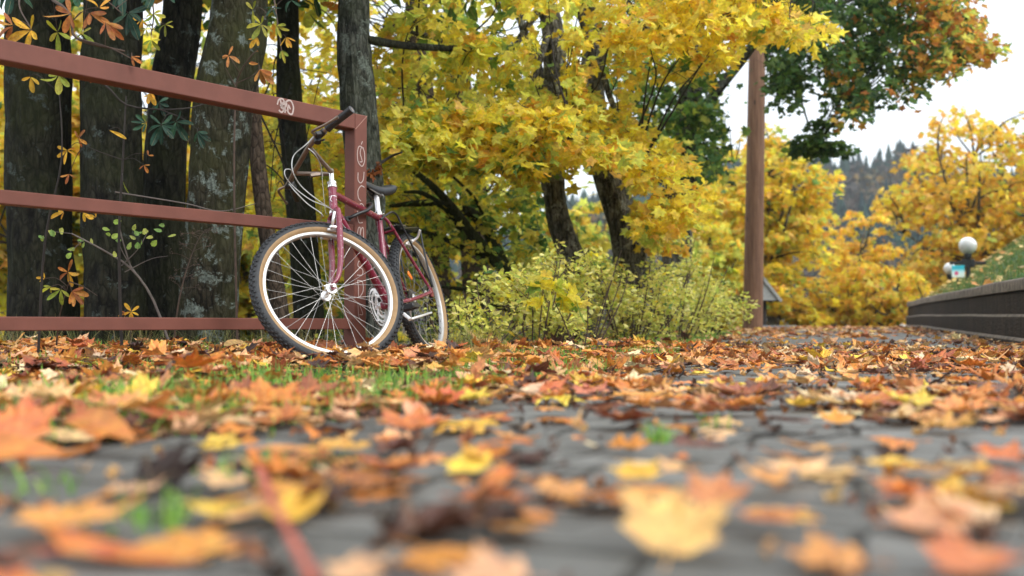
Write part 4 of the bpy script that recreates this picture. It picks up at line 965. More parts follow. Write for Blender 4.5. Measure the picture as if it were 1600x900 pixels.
foliage(tg, 'crown', C2, 28, .17, .6, .07, lambda P: mixpal(P, [(DGR, .8), (GRN, .4)]), droop=.3)
foliage(tg, 'crown', np.vstack([C3, C4]), 24, .3, .55, .078, lambda P: mixpal(P, [(DGR, .25), (GRN, .9), (YGR, lambda P: .25 + .5 * zfield(.9, 1.6)(P))]), gaps=GAPS[9:])

# ---- far yellow trees beyond the brow and behind the wood
def round_tree(label, px, py_top, py_bot, w_px, d, cols, n, leaf, per=22, trunk_r=.12, gap=.3, group='yellow trees beyond the brow of the path', seed=0, flat=.5, bark='bark_maple'):
    c = at(px, (py_top + py_bot) / 2, d); g = Gs(c[0], c[1]); rx = w_px / 2 / F_PX * d; rz = (py_bot - py_top) / 2 / F_PX * d
    tr = thing('yellow_tree', label, 'tree', (c[0], c[1], g), group)
    top = np.array([c[0] + .1 * rx, c[1], c[2] + rz * .55]); ltot = []
    _, l = trunk(tr, [np.array([c[0], c[1], g - .1]), np.array([c[0] + .1 * rx, c[1], c[2] - rz * .6]), np.array([c[0] - .05 * rx, c[1], c[2]]), top], [trunk_r, trunk_r * .8, trunk_r * .55, trunk_r * .2], bark, 12, .12, flare=False); ltot.append(l)
    bm_ = MB()
    for i in range(12):
        a = rng.uniform(0, 2 * math.pi); s = l[rng.integers(int(len(l) * .35), int(len(l) * .85))]; e = c + np.array([math.cos(a) * rx * .7, math.sin(a) * rx * .7, rng.uniform(-.4, .75) * rz]); q = bez([s, (s + e) / 2 + [0, 0, -.08 * rz], e], 10); bm_.tube(q, [trunk_r * .4, trunk_r * .25, trunk_r * .08], 7, cap=False); ltot.append(q)
    bm_.build('bough', M[bark], tr, world=True); ltot = np.concatenate(ltot)
    q = rng.normal(0, 1, (n * 3, 3)); q *= (rng.random(n * 3) ** .5 / np.linalg.norm(q, axis=1))[:, None]; q *= [rx, rx, rz]
    q[:, 2] *= np.where(q[:, 2] < 0, 1.0, 1.0); keep = vnoise((q + c) * (2.2 / rx) + seed) > gap; C = (c + q)[keep][:n]
    C = C[C[:, 2] > g + .2]
    branches(tr, ltot, C, trunk_r * .16, 'twig_dark', .7, 'branch', rx * 1.4, 1)
    foliage(tr, 'crown', C, per, rx * .20, flat, leaf, cols, mt='leaf_far', tpl=T_MAPC); return tr
yc = lambda g=.2, o=.3: (lambda P: mixpal(P, [(YEL, .5), (ORY, o), (YGR, g), (GRN, g * .25)]))
round_tree('big rounded golden tree behind the tall wooden pole', 1196, 195, 560, 235, 22, yc(.2, .3), 310, .13, 26, .16, .2, seed=1)
round_tree('smaller golden tree left of the tall pole, above the pale shrubs', 1105, 300, 560, 150, 19, yc(.45, .2), 100, .11, 24, .1, .25, seed=2)
round_tree('thin half bare yellow tree in the centre of the view down the path', 1345, 300, 560, 150, 24, yc(.05, .8), 75, .12, 22, .1, .34, seed=3)
round_tree('low yellow tree at the end of the path, right of the dark shed', 1330, 385, 580, 190, 22, yc(.1, .7), 70, .12, 24, .1, .25, seed=4)
round_tree('large spreading golden tree with dark limbs behind the globe lamps', 1510, 165, 520, 270, 25, yc(.12, .8), 200, .13, 24, .2, .28, seed=5)
round_tree('golden tree at the right edge above the grassy bank', 1640, 165, 520, 260, 24, yc(.15, .7), 150, .13, 24, .2, .28, seed=6)
round_tree('low yellow tree between the centre tree and the end of the block wall', 1400, 400, 560, 130, 21, yc(.2, .6), 48, .12, 22, .09, .28, seed=7)
GB = 'yellow trees filling the wood behind the trunks'
bgt = [('yellow tree in the gap between the leftmost trunk and its neighbour', 60, 100, 580, 200, 11), ('yellow tree low behind the second and third trunks', 215, 150, 580, 220, 11.5), ('yellow tree low behind the lichen covered trunk', 390, 200, 580, 200, 12.5), ('yellow tree showing left of the leftmost trunk', -30, 0, 560, 260, 12), ('yellow tree in the gap between the two leftmost trunks', 130, -60, 540, 230, 14), ('yellow tree behind the lichen covered trunk', 290, -60, 540, 260, 15), ('yellow green tree behind the front wheel', 430, -40, 560, 280, 14), ('yellow green tree behind the saddle', 590, 60, 560, 280, 16), ('pale green tree behind the mossy boughs', 730, 190, 560, 240, 18), ('thin pale green tree between the two dark maple trunks', 900, 290, 520, 150, 20), ('yellow green tree behind the curved trunk', 1010, 230, 540, 190, 18)]
for i, (lb, px, a, b_, w_, d) in enumerate(bgt):
    g_ = .25 if px < 400 else (.7 if px < 850 else .9)
    round_tree(lb, px, a, b_, w_, d, yc(g_, .2), 125 if px < 500 else 48, .13, 24, .12, .2 if px < 500 else .48, GB, 30 + i)
# undergrowth that fills the foot of the wood
M['leaf_pale'] = leaf_material('pale_shrub_leaf', .5, spots=False, scale=8)
def bush(name, label, cat, px, d, w_m, h_m, cols, n, per, leaf, group, tpl=T_OV8, stems=14, mt='leaf', twig='twig', rad=.1, seed=0, base=None):
    p = at(px, 500, d); g = Gs(p[0], p[1]); b_ = thing(name, label, cat, (p[0], p[1], g), group); mb = MB(); tips = []
    for i in range(stems):
        a = rng.uniform(0, 2 * math.pi); rr_ = rng.random() ** .6; e = np.array([p[0] + math.cos(a) * w_m / 2 * rr_, p[1] + math.sin(a) * w_m / 2 * rr_ * .8, g + h_m * rng.uniform(.6, 1.3) * (1 - .3 * rr_)])
        s = np.array([p[0] + (e[0] - p[0]) * .3, p[1] + (e[1] - p[1]) * .3, g - .05]); q = bez([s, s * .4 + e * .6 + rng.normal(0, .03, 3), e], 10); mb.tube(q, [.007, .005, .0025], 6); tips.append(q[2:])
    mb.build('stem', M[twig], b_, world=True); tips = np.concatenate(tips)
    C = []
    while len(C) < n:
        q = rng.normal(0, 1, 3); q *= rng.random() ** .4 / np.linalg.norm(q); c = np.array([p[0] + q[0] * w_m / 2, p[1] + q[1] * w_m / 2 * .8, g + h_m * (.5 + .5 * q[2])])
        if c[2] < g + .06 or vnoise((c * 5 + seed)[None])[0] < .42: continue
        C.append(c)
    C = np.array(C); branches(b_, tips, C, .004, twig, .9, 'branch', .8, 2)
    foliage(b_, 'foliage', C, per, rad, .9, leaf, cols, tpl=tpl, mt=mt, droop=.1, tilt=.75, down=.1, curl=.5); return b_
sc = lambda P: mixpal(P, [(SHR, .85), (YEL, .06), (YGR, .08), (GRN, .02)])
GS = 'pale yellow shrubs along the edge of the wood'
sh = [('lowest sparse pale shrub just right of the rear wheel', 745, 6.2, .7, .36, 45), ('pale leaved shrub with thin upright stems right of the bicycle', 835, 6.5, .85, .62, 105), ('tall pale shrub in front of the elbow trunk', 905, 7.2, .95, .72, 110), ('pale yellow shrub at the foot of the curved trunk', 985, 7.9, 1.0, .66, 120), ('broad pale shrub right of the curved trunk', 1050, 8.9, 1.2, .74, 120), ('last pale green shrub before the tall wooden pole', 1098, 10.6, 1.0, .60, 85), ('pale shrub peeping out behind the other shrubs by the pole', 1062, 11.8, 1.3, .85, 60), ('tall loose pale shrub rising behind the curved trunk', 1030, 10.2, 1.0, 1.15, 80)]
for i, (lb, px, d, wm, hm, n) in enumerate(sh): bush('pale_shrub', lb, 'shrub', px, d, wm, hm, sc, int(n * 1.0), 17, .040 if d < 9 else .046, GS, rad=.085, seed=i * 3, mt='leaf_pale')
ug = [('dim green bush behind the rear wheel', 640, 8.2, 1.2, .8, 60), ('dark green bush under the mossy boughs', 720, 8.6, 1.3, .75, 60), ('dull green bush behind the front wheel', 540, 7.6, 1.2, .7, 45), ('green bush left of the front tyre', 420, 7.6, 1.1, .65, 50), ('green bush behind the elbow trunk', 860, 10.5, 1.6, 1.1, 70), ('green bush behind the foot of the curved trunk', 960, 11, 1.6, 1.2, 70), ('brown weedy bush behind the leftmost trunks', 130, 7.6, 2.0, .55, 60), ('yellow bush at the left edge behind the railing', 0, 7.4, 1.0, .9, 60)]
for i, (lb, px, d, wm, hm, n) in enumerate(ug):
    g2 = (lambda P: mixpal(P, [(GRN, .5), (YGR, .5), (DGR, .2), (YEL, .15)])) if i < 6 else (lambda P: mixpal(P, [(YEL, .5), (YGR, .4), (ORA, .2)]))
    bush('wood_bush', lb, 'bush', px, d, wm, hm, g2, n, 15, .05, 'bushes in the shade of the wood', rad=.12, seed=50 + i, twig='twig_dark')
# maple seedling with large leaves in front of the shrubs
s_ = at(880, 545, 6.0); sl = thing('maple_seedling', 'maple seedling with large yellow green leaves in front of the pale shrubs', 'seedling', (s_[0], s_[1], Gs(s_[0], s_[1])))
mb = MB()
for a, b_ in (((896, 548), (866, 470)), ((912, 548), (918, 478)), ((930, 548), (958, 485))): mb.tube(bez([at(*a, 6.0), at((a[0] + b_[0]) / 2 + 3, (a[1] + b_[1]) / 2, 6.0), at(*b_, 5.95)], 10), [.005, .004, .003], 6)
mb.build('stem', M['twig'], sl, world=True)
C = np.array([at(x, y, 5.95) for x, y in ((845, 445), (862, 455), (840, 468), (878, 470), (895, 462), (855, 430), (885, 447), (905, 478), (872, 440))])
foliage(sl, 'foliage', C, 3, .05, .4, .085, lambda P: mixpal(P, [(YGR, .6), (YEL, .3), (GRN, .1)]), tpl=T_MAPLE)
# ------------------------------------------------------------------ chestnut sprays near the railing
CO = [srgb(200, 135, 62), srgb(182, 118, 58), srgb(162, 98, 50)]; CY = [srgb(225, 178, 55), srgb(205, 158, 45)]; CYG = [srgb(160, 165, 60), srgb(135, 150, 52), srgb(185, 175, 60)]; CG = [srgb(44, 80, 64), srgb(52, 90, 68), srgb(38, 70, 56)]
def chestnut_leaf(p, size, cols, n=5, ang=-90, spread=150, tiltv=.25, droop=0.25):
    """palmate leaf: leaflets fanned round the stalk end, facing the path"""
    a = np.radians(np.linspace(ang - spread, ang + spread, n) if n > 1 else [ang]) + rng.normal(0, .1, n)
    tip = np.c_[np.cos(a), rng.normal(0, .3, n), np.sin(a) - droop]
    nrm = np.c_[rng.normal(.1, .35, n), -np.ones(n), rng.uniform(.1, .9, n)]
    s = size * .68 * (1 - .35 * np.abs(np.linspace(-1, 1, n))) * rng.uniform(.85, 1.1, n) if n > 1 else np.array([size])
    return leaf_arrays(T_OVAL, np.repeat(np.array([p]), n, 0), tip, nrm, s, pick(cols, n, jit=.15), curl=.35, fold=.30, rnd=.03, stalk=.03)
def spray(name, label, stems, leaves, root, parent=None, mt='twig', cat='sapling', group=None):
    if parent is None: o = thing(name, label, cat, (root[0], root[1], Gs(root[0], root[1])), group)
    else: o = parent
    mb = MB()
    for pts, r in stems:
        P = [np.asarray(q, float) if len(q) == 3 and abs(q[0]) < 20 and q[1] < 20 else at(*q) for q in pts]
        mb.tube(bez(P, 16), [r, r * .4], 7)
    ch = []
    for L_ in leaves:
        px, py, d, spx, cols = L_[:5]; k = L_[5] if len(L_) > 5 else {}
        p = at(px, py, d); ch.append(chestnut_leaf(p, spx / F_PX * d, cols, **k))
        # leaf stalk
        q = None; best = 9
        for pts, r in stems:
            for a in bez([at(*w_) if not (abs(w_[0]) < 20 and w_[1] < 20) else np.array(w_, float) for w_ in pts], 16):
                dd = np.linalg.norm(a - p)
                if dd < best: best, q = dd, a
        if best > .01 and best < .5: mb.tube(bez([q, (q + p) / 2 + [0, 0, .02], p], 6), [.0018, .0012], 5, cap=False)
    mb.build('stem' if parent is None else 'branch', M[mt], o, world=True); tri_object('foliage' if parent is None else 'crown', ch, M['leaf_near'], o); return o
t1, t2, t4 = TREES['t1'][0], TREES['t2'][0], TREES['t4'][0]
def up(px, d, z): a = at(px, 0, d); return (a[0], a[1], z)
spray('b', None, [([up(40, 4.6, 2.9), (60, -60, 4.2), (108, 20, 3.9), (120, 60, 3.85), (195, 80, 3.9)], .009), ([(60, -60, 4.2), (30, 0, 4.0), (50, 48, 3.8)], .005), ([(120, 60, 3.85), (170, 74, 3.85), (212, 95, 3.8)], .004), ([(60, -60, 4.2), (150, -10, 4.1), (190, 20, 4.1)], .005)],
      [(48, 47, 3.75, 62, CY, dict(n=5, ang=195, spread=120)), (20, 40, 3.8, 60, CO, dict(n=4, ang=180, spread=60)), (110, 22, 3.85, 62, CO, dict(n=5, ang=190, spread=90, droop=.1)), (140, 20, 3.85, 55, CO, dict(n=4, ang=-40, spread=60)), (165, 35, 3.8, 60, CO, dict(n=4, ang=-50, spread=50)), (155, 12, 3.85, 45, [srgb(225, 165, 60)], dict(n=3, ang=60, spread=50)), (205, 88, 3.8, 34, CO, dict(n=3, ang=-30, spread=40)),
       (20, -20, 4.3, 75, CG, dict(n=5, ang=-90, spread=110)), (110, -25, 4.3, 70, CG, dict(n=5, ang=-70, spread=110)), (190, -20, 4.2, 75, CG, dict(n=5, ang=-60, spread=100)), (200, 20, 4.3, 65, CG, dict(n=5, ang=-60, spread=90)), (90, 50, 4.4, 50, CYG, dict(n=5)), (240, -15, 4.3, 60, CG, dict(n=5, ang=-90)), (128, 52, 4.2, 40, CYG, dict(n=4))], None, parent=t1)
spray('b', None, [([up(230, 5.2, 2.9), (235, -40, 4.9), (240, 20, 4.7), (236, 55, 4.6)], .006)],
      [(240, 22, 4.6, 36, CYG, dict(n=5, ang=-70, spread=120)), (258, 38, 4.6, 34, CYG, dict(n=4, ang=-60, spread=100)), (222, 30, 4.6, 34, CY, dict(n=4, ang=-120, spread=80)), (236, 62, 4.6, 36, CYG, dict(n=4, ang=-70, spread=80)), (228, 45, 4.6, 30, CYG, dict(n=3, ang=-140, spread=60))], None, parent=t2)
spray('b', None, [([up(400, 5.0, 2.9), (425, -40, 4.9), (430, 10, 4.8), (435, 45, 4.75), (440, 80, 4.7)], .006), ([(430, 10, 4.8), (412, 28, 4.75), (408, 40, 4.7)], .003)],
      [(408, 38, 4.7, 40, CYG, dict(n=6, ang=-90, spread=150)), (432, 40, 4.7, 38, CYG, dict(n=4, ang=-40, spread=50)), (447, 58, 4.7, 34, CY, dict(n=4, ang=-70, spread=60)), (440, 78, 4.7, 34, CYG, dict(n=3, ang=-70, spread=40)), (425, 10, 4.75, 36, CG, dict(n=4, ang=-90, spread=90)), (402, 58, 4.7, 30, CY, dict(n=3, ang=-130, spread=40)), (455, 0, 4.8, 34, CG, dict(n=4)), (395, 15, 4.8, 32, CYG, dict(n=3))], None, parent=t4)
def gpt(px, d): a = at(px, 500, d); return (a[0], a[1], Gs(a[0], a[1]) - .04)
spray('chestnut_sapling', 'chestnut sapling with an arched twig and dark green drooping leaves before the dark trunks', [([gpt(192, 4.8), (186, 380, 4.75), (192, 250, 4.7), (197, 150, 4.7)], .008), ([(150, 122, 4.65), (172, 140, 4.65), (198, 164, 4.68), (250, 171, 4.7), (300, 168, 4.75), (332, 156, 4.8)], .006), ([(192, 250, 4.7), (150, 235, 4.6), (130, 225, 4.6)], .003), ([(250, 171, 4.7), (285, 185, 4.7), (312, 205, 4.7)], .003)],
      [(252, 195, 4.65, 52, CG, dict(n=7, ang=-90, spread=140)), (275, 190, 4.65, 46, CG, dict(n=5, ang=-60, spread=120)), (308, 206, 4.65, 42, CG, dict(n=4, ang=-50, spread=60)), (228, 192, 4.65, 40, CG, dict(n=4, ang=190, spread=60)), (248, 160, 4.7, 38, CG, dict(n=5, ang=-60, spread=110)), (235, 145, 4.65, 32, CY, dict(n=4, ang=-90, spread=60)), (170, 203, 4.6, 28, CY, dict(n=1, ang=-10)),
       (105, 235, 4.6, 34, CY, dict(n=5, ang=-90, spread=120)), (122, 216, 4.6, 32, CO, dict(n=4, ang=20, spread=90)), (108, 272, 4.6, 30, CO, dict(n=3, ang=-90, spread=70)), (225, 258, 4.65, 22, CO, dict(n=3, ang=-60, spread=80)), (232, 243, 4.65, 18, CO, dict(n=2, ang=60, spread=40)), (192, 283, 4.6, 20, CYG, dict(n=1, ang=-80)), (150, 122, 4.65, 26, CO, dict(n=2, ang=160, spread=40))], np.array(gpt(192, 4.8)), mt='twig_dark', group='chestnut saplings under the railing')
spray('chestnut_sapling', 'small chestnut sapling with yellow fan leaves just under the top rail at the left', [([gpt(60, 4.3), (70, 380, 4.25), (96, 250, 4.2), (92, 130, 4.2)], .006), ([(92, 145, 4.2), (60, 118, 4.15), (45, 118, 4.15)], .003)],
      [(92, 118, 4.15, 44, CYG, dict(n=5, ang=-90, spread=110)), (48, 120, 4.15, 34, CY, dict(n=3, ang=-90, spread=60)), (122, 118, 4.2, 28, CY, dict(n=3, ang=-20, spread=60)), (100, 332, 4.2, 30, CY, dict(n=3, ang=190, spread=40)), (130, 332, 4.2, 30, CY, dict(n=3, ang=-20, spread=60)), (150, 340, 4.2, 20, CY, dict(n=2, ang=-60))], np.array(gpt(60, 4.3)), mt='twig_dark', group='chestnut saplings under the railing')
spray('chestnut_sapling', 'low chestnut sapling with orange and yellow leaves between the middle and bottom rails', [([gpt(88, 4.7), (92, 500, 4.6), (108, 440, 4.5)], .005), ([(108, 440, 4.5), (130, 448, 4.5), (152, 462, 4.5)], .003)],
      [(106, 425, 4.5, 40, CO + CY, dict(n=5, ang=-10, spread=150)), (95, 452, 4.5, 38, CYG, dict(n=4, ang=-120, spread=90)), (112, 455, 4.5, 42, CO, dict(n=5, ang=-40, spread=70)), (80, 448, 4.5, 28, CYG, dict(n=3, ang=-160, spread=50)), (70, 435, 4.5, 22, CY, dict(n=3, ang=160, spread=50))], np.array(gpt(88, 4.7)), mt='twig', group='chestnut saplings under the railing')
spray('chestnut_sapling', 'tiny yellow chestnut seedling just above the bottom rail', [([gpt(205, 4.9), (205, 485, 4.85)], .003)], [(205, 487, 4.8, 24, CY, dict(n=6, ang=90, spread=160)), (198, 490, 4.8, 20, CO, dict(n=3, ang=180, spread=40))], np.array(gpt(205, 4.9)), group='chestnut saplings under the railing')
spray('chestnut_sapling', 'dry orange leaved twig standing just above the top rail, right of centre', [([gpt(372, 4.95), (366, 300, 4.9), (368, 150, 4.9), (375, 115, 4.85), (392, 88, 4.8), (402, 78, 4.8)], .006), ([(375, 115, 4.85), (366, 100, 4.8), (358, 88, 4.8)], .003), ([(370, 130, 4.85), (395, 118, 4.8), (404, 108, 4.8)], .003), ([(368, 135, 4.85), (352, 105, 4.85)], .003)],
      [(357, 87, 4.8, 32, [srgb(235, 165, 100), srgb(215, 140, 80)], dict(n=5, ang=-10, spread=170)), (406, 108, 4.78, 46, CO, dict(n=5, ang=-50, spread=50)), (404, 100, 4.78, 34, CO, dict(n=2, ang=170, spread=20)), (402, 78, 4.8, 10, CO, dict(n=2, ang=90))], np.array(gpt(372, 4.95)), group='chestnut saplings under the railing')
# sapling with small round green leaves
gs_ = np.array(gpt(275, 5.0)); sp_ = thing('round_leaved_sapling', 'bare grey sapling with small round green leaves between the upper two rails and bottom rail', 'sapling', (gs_[0], gs_[1], gs_[2] + .04))
mb = MB(); tw = []
for pts, r in (([gs_, (240, 470, 4.95), (205, 420, 4.9), (160, 390, 4.85), (112, 365, 4.8)], .007), ([(205, 420, 4.9), (190, 370, 4.85), (186, 345, 4.85)], .004), ([(225, 445, 4.92), (195, 400, 4.9), (182, 370, 4.85)], .003), ([(190, 415, 4.9), (215, 390, 4.85), (232, 360, 4.85)], .003), ([(195, 425, 4.9), (235, 405, 4.88), (262, 400, 4.85)], .0025), ([(112, 365, 4.8), (85, 362, 4.8)], .002), ([(130, 375, 4.82), (108, 395, 4.8)], .002), ([(180, 300, 4.85), (290, 318, 4.9), (345, 330, 4.9), (400, 318, 4.95)], .004)):
    q = bez([at(*p) if len(p) == 3 and p[0] > 20 else np.array(p) for p in pts], 14); mb.tube(q, [r, r * .5], 6); tw.append(q)
mb.build('stem', M['twig_grey'], sp_, world=True)
lp = [(75, 360), (85, 370), (68, 368), (80, 358), (92, 358), (70, 372), (120, 375), (132, 378), (142, 372), (112, 395), (122, 397), (105, 390), (165, 365), (172, 360), (178, 392), (180, 375), (210, 360), (220, 365), (228, 372), (205, 378), (215, 378), (232, 362), (222, 380), (238, 368), (190, 345), (185, 365), (248, 352), (212, 350), (202, 368), (245, 375), (240, 358), (262, 370)]
P = np.array([at(x, y, 4.83) for x, y in lp]); n = len(P)
tri_object('foliage', [leaf_arrays(T_ROUND, P, np.c_[rng.normal(0, 1, n), rng.normal(0, .3, n), rng.normal(-.3, .6, n)], np.c_[rng.normal(0, .4, n), -np.ones(n), rng.uniform(0, .8, n)], rng.uniform(.028, .042, n), pick([srgb(150, 175, 75), srgb(120, 160, 80), srgb(190, 200, 100)], n), curl=.2, fold=.1, rnd=.02)], M['leaf_near'], sp_)
# brown dry weed stalk
w0 = np.array(gpt(270, 5.15)); wd = thing('dry_weed', 'tall dry brown weed stalk leaning before the lichen covered trunk', 'weed', (w0[0], w0[1], w0[2] + .04))
mb = MB(); st_ = bez([w0, at(278, 480, 5.1), at(292, 420, 5.1), at(308, 378, 5.1), at(318, 362, 5.1)], 30); mb.tube(st_, [.005, .002], 6)
for k in range(10, 30, 2):
    for s in (-1, 1):
        e = st_[k] + np.array([s * rng.uniform(.02, .09), rng.normal(0, .03), rng.uniform(-.01, .04)]); mb.tube(bez([st_[k], (st_[k] + e) / 2 + [0, 0, .008], e], 5), [.0015, .0008], 4)
        for _ in range(5): q = e + rng.normal(0, .008, 3); mb.tube([q, q + rng.normal(0, .006, 3)], .0022, 4)
mb.build('stalk', M['twig'], wd, world=True)
# ------------------------------------------------------------------ grass
def blades(name, P, h, cols, lean=.5, w=.0035, parent=None, seg=3, label=None):
    n = len(P); a = rng.uniform(0, 2 * np.pi, n); ln = np.abs(rng.normal(0, lean, n)); d = np.c_[np.cos(a), np.sin(a), np.zeros(n)]; sd_ = np.c_[-np.sin(a + rng.normal(0, .8, n)), np.cos(a), np.zeros(n)]
    hh = h * rng.uniform(.5, 1.2, n); V = np.zeros((n, 2 * seg + 1, 3))
    for k in range(seg):
        t = k / seg; c = P + d * (ln * hh * t ** 2)[:, None] + np.array([0, 0, 1]) * (hh * t * (1 - .25 * ln * t))[:, None]; ww = (w * (1 - .55 * t))
        V[:, 2 * k] = c - sd_ * ww / 2; V[:, 2 * k + 1] = c + sd_ * ww / 2
    V[:, -1] = P + d * (ln * hh)[:, None] + np.array([0, 0, 1]) * (hh * (1 - .25 * ln))[:, None]
    T = []
    for k in range(seg - 1): a0 = 2 * k; T += [(a0, a0 + 1, a0 + 3), (a0, a0 + 3, a0 + 2)]
    T.append((2 * seg - 2, 2 * seg - 1, 2 * seg)); T = np.array(T); kk = 2 * seg + 1
    F = (T[None] + (np.arange(n) * kk)[:, None, None]).reshape(-1, 3)
    return tri_object(name, [(V.reshape(-1, 3), F, np.repeat(pick(cols, n, jit=.25)[:, None], kk, 1).reshape(-1, 3), np.zeros(n * kk))], M['grass'], parent)
GC = [srgb(120, 175, 70), srgb(145, 195, 80), srgb(100, 155, 68), srgb(168, 198, 95)]
N_ = 90000; x = rng.uniform(-3.2, 4.6, N_); y = rng.uniform(1.2, 17, N_) ** 1.0; y = 1.2 + (y - 1.2) * rng.random(N_) ** .6
dv = path_left(y) - x
on = (dv > -.03) & (edge_s(x, y) < .45) & (x < wall_x(y))
dens = .07 + .85 * sstep(.50, .68, n2(x, y, 1.9, 3) + .22 * sstep(.9, .1, np.abs(dv - .25)) - .08 * (x < -1.2))
on &= rng.random(N_) < dens
P = np.c_[x, y, G(x, y) - .004][on]
g_ = blades('grass', P, .060, GC, .6, .0042); tag(g_, 'short green grass coming up through the leaves on the verge', 'grass', kind='stuff')
# tufts in the paving joints close to the camera
P = []
for px, py, k, r in ((440, 740, 90, .05), (240, 810, 50, .03), (1030, 690, 40, .015), (380, 640, 160, .10), (300, 660, 150, .12), (560, 600, 160, .12), (620, 610, 160, .12), (700, 600, 160, .12), (130, 640, 80, .1), (1115, 668, 20, .02), (60, 770, 20, .03)):
    d = CAM_Z / ((py - 507) / F_PX); c = at(px, py, d); P.append(np.c_[c[0] + rng.normal(0, r, k), c[1] + rng.normal(0, r, k), np.full(k, .0)])
P = np.concatenate(P); P[:, 2] = G(P[:, 0], P[:, 1]) - .002
g_ = blades('grass_tufts', P, .035, GC, .7, .004); tag(g_, 'small grass tufts growing in the joints of the near paving', 'grass', kind='stuff')
# long dull grass under the railing at the foot of the trunks
N_ = 9000; x = rng.uniform(-3.6, 3.0, N_); y = 5.2 + .413 * np.clip(x + .3, 0, 9) * 2.42 + rng.uniform(-.1, .75, N_); k = (edge_s(x, y) > -.15) & (rng.random(N_) < .25 + .75 * sstep(.45, .6, n2(x, y, 2.5, 8)))
P = np.c_[x, y, G(x, y) - .01][k]
g_ = blades('tall_grass', P, .19, [srgb(120, 125, 70), srgb(150, 145, 90), srgb(95, 110, 60), srgb(175, 165, 115)], .9, .0035, seg=5); tag(g_, 'long dull grass at the feet of the trunks behind the railing', 'grass', kind='stuff')
# bank turf
N_ = 60000; s_i = rng.uniform(.38, 2.5, N_); k = rng.uniform(0, len(W_) - 8, N_); k0 = k.astype(int); x = W_[k0, 0] + Rn[k0, 0] * s_i + Tn[k0, 0] * (k - k0) * .2; y = W_[k0, 1] + Rn[k0, 1] * s_i + Tn[k0, 1] * (k - k0) * .2
z = bank_z(s_i) + wz[k0] + .07 * (n2(x, y, 1.4) - .5) * sstep(.4, .8, s_i); P = np.c_[x, y, z - .01]; P = P[(P[:, 1] > 6)]
g_ = blades('bank_grass', P, .10, [srgb(95, 135, 70), srgb(120, 150, 75), srgb(85, 120, 65), srgb(175, 165, 95)], .8, .009); tag(g_, 'green grass covering the bank above the block wall', 'grass', kind='stuff')

# ------------------------------------------------------------------ fallen leaves
LC = [srgb(214, 140, 62), srgb(226, 160, 85), srgb(208, 128, 55), srgb(230, 185, 125), srgb(222, 174, 125), srgb(186, 112, 62), srgb(238, 196, 75), srgb(165, 95, 62), srgb(104, 64, 48), srgb(206, 142, 92), srgb(238, 208, 165), srgb(74, 48, 42)]
LP = np.array([13, 13, 10, 12, 10, 8, 7, 9, 8, 5, 6, 7.0]); LP /= LP.sum()
def scatter(n, x0, x1, y0, y1, dens):
    x = rng.uniform(x0, x1, n); y = rng.uniform(y0, y1, n); k = rng.random(n) < dens(x, y); return x[k], y[k]
def vdens(x, y):   # verge and far path
    dv = path_left(y) - x; e = edge_s(x, y)
    v = (dv > -.05) * (e < .30) * (.75 + .6 * n2(x, y, 1.6, 5)) * (1 - .60 * sstep(.5, .66, n2(x, y, 1.9, 3) + .22 * sstep(.9, .1, np.abs(dv - .25)))) * (1 - .5 * sstep(6, 12, y) * (dv < .7))
    band = sstep(.55, .0, -dv) * .55
    p = (dv <= -.05) * (x < wall_x(y) - .0) * ((.13 + .34 * sstep(.40, .60, n2(x, y, 2.3, 6))) * 1 + .12 * sstep(9, 16, y) + band * sstep(1.6, 3, y) + .35 * sstep(.6, .1, wall_x(y) - x))
    return np.clip(v + p, 0, 1)
xs1, ys1 = scatter(15500, -4.2, 3.5, 1.05, 6.2, vdens); xs2, ys2 = scatter(13500, -.5, 8.5, 6.2, 24, vdens); xs3, ys3 = scatter(1050, -.9, 1.2, .56, 1.15, lambda x, y: .20 + .50 * sstep(.48, .62, n2(x, y, 4, 6)))
x = np.concatenate([xs1, xs2, xs3]); y = np.concatenate([ys1, ys2, ys3]); n = len(x)
vg = sstep(-.1, .3, path_left(y) - x)
pile = sstep(.45, .7, n2(x, y, 3.5, 11)); layer = rng.random(n) ** 1.5 * (.012 + .05 * vg * pile)
gz = np.maximum(G(x, y), np.where(x > path_left(y) - .05, .105 * np.clip((y - 5) / 11, 0, 1) - .085 * np.clip(y - 21, 0, 42) + .004, -9))
Pl = np.c_[x, y, gz + .006 + layer]
tl = .03 + .32 * vg * rng.random(n) + .20 * (rng.random(n) < .09)
nrm = np.c_[rng.normal(0, 1, (n, 2)) * tl[:, None], np.ones(n)]; a = rng.uniform(0, 2 * np.pi, n); tip = np.c_[np.cos(a), np.sin(a), np.zeros(n)]
siz = np.clip(rng.normal(.058, .017, n), .022, .10) * np.where(y < 1.5, .72, 1); colr = pick(LC, n, LP, .18)
kindl = rng.choice(3, n, p=[.66, .24, .10])
# which of them show largest from the path: they become leaves of their own
px, py = pxof(Pl); vis = (px > -60) & (px < 1660) & (py < 930); share = np.where(vis, siz / Pl[:, 1], 0)
NH = 46
HERO_POS = []
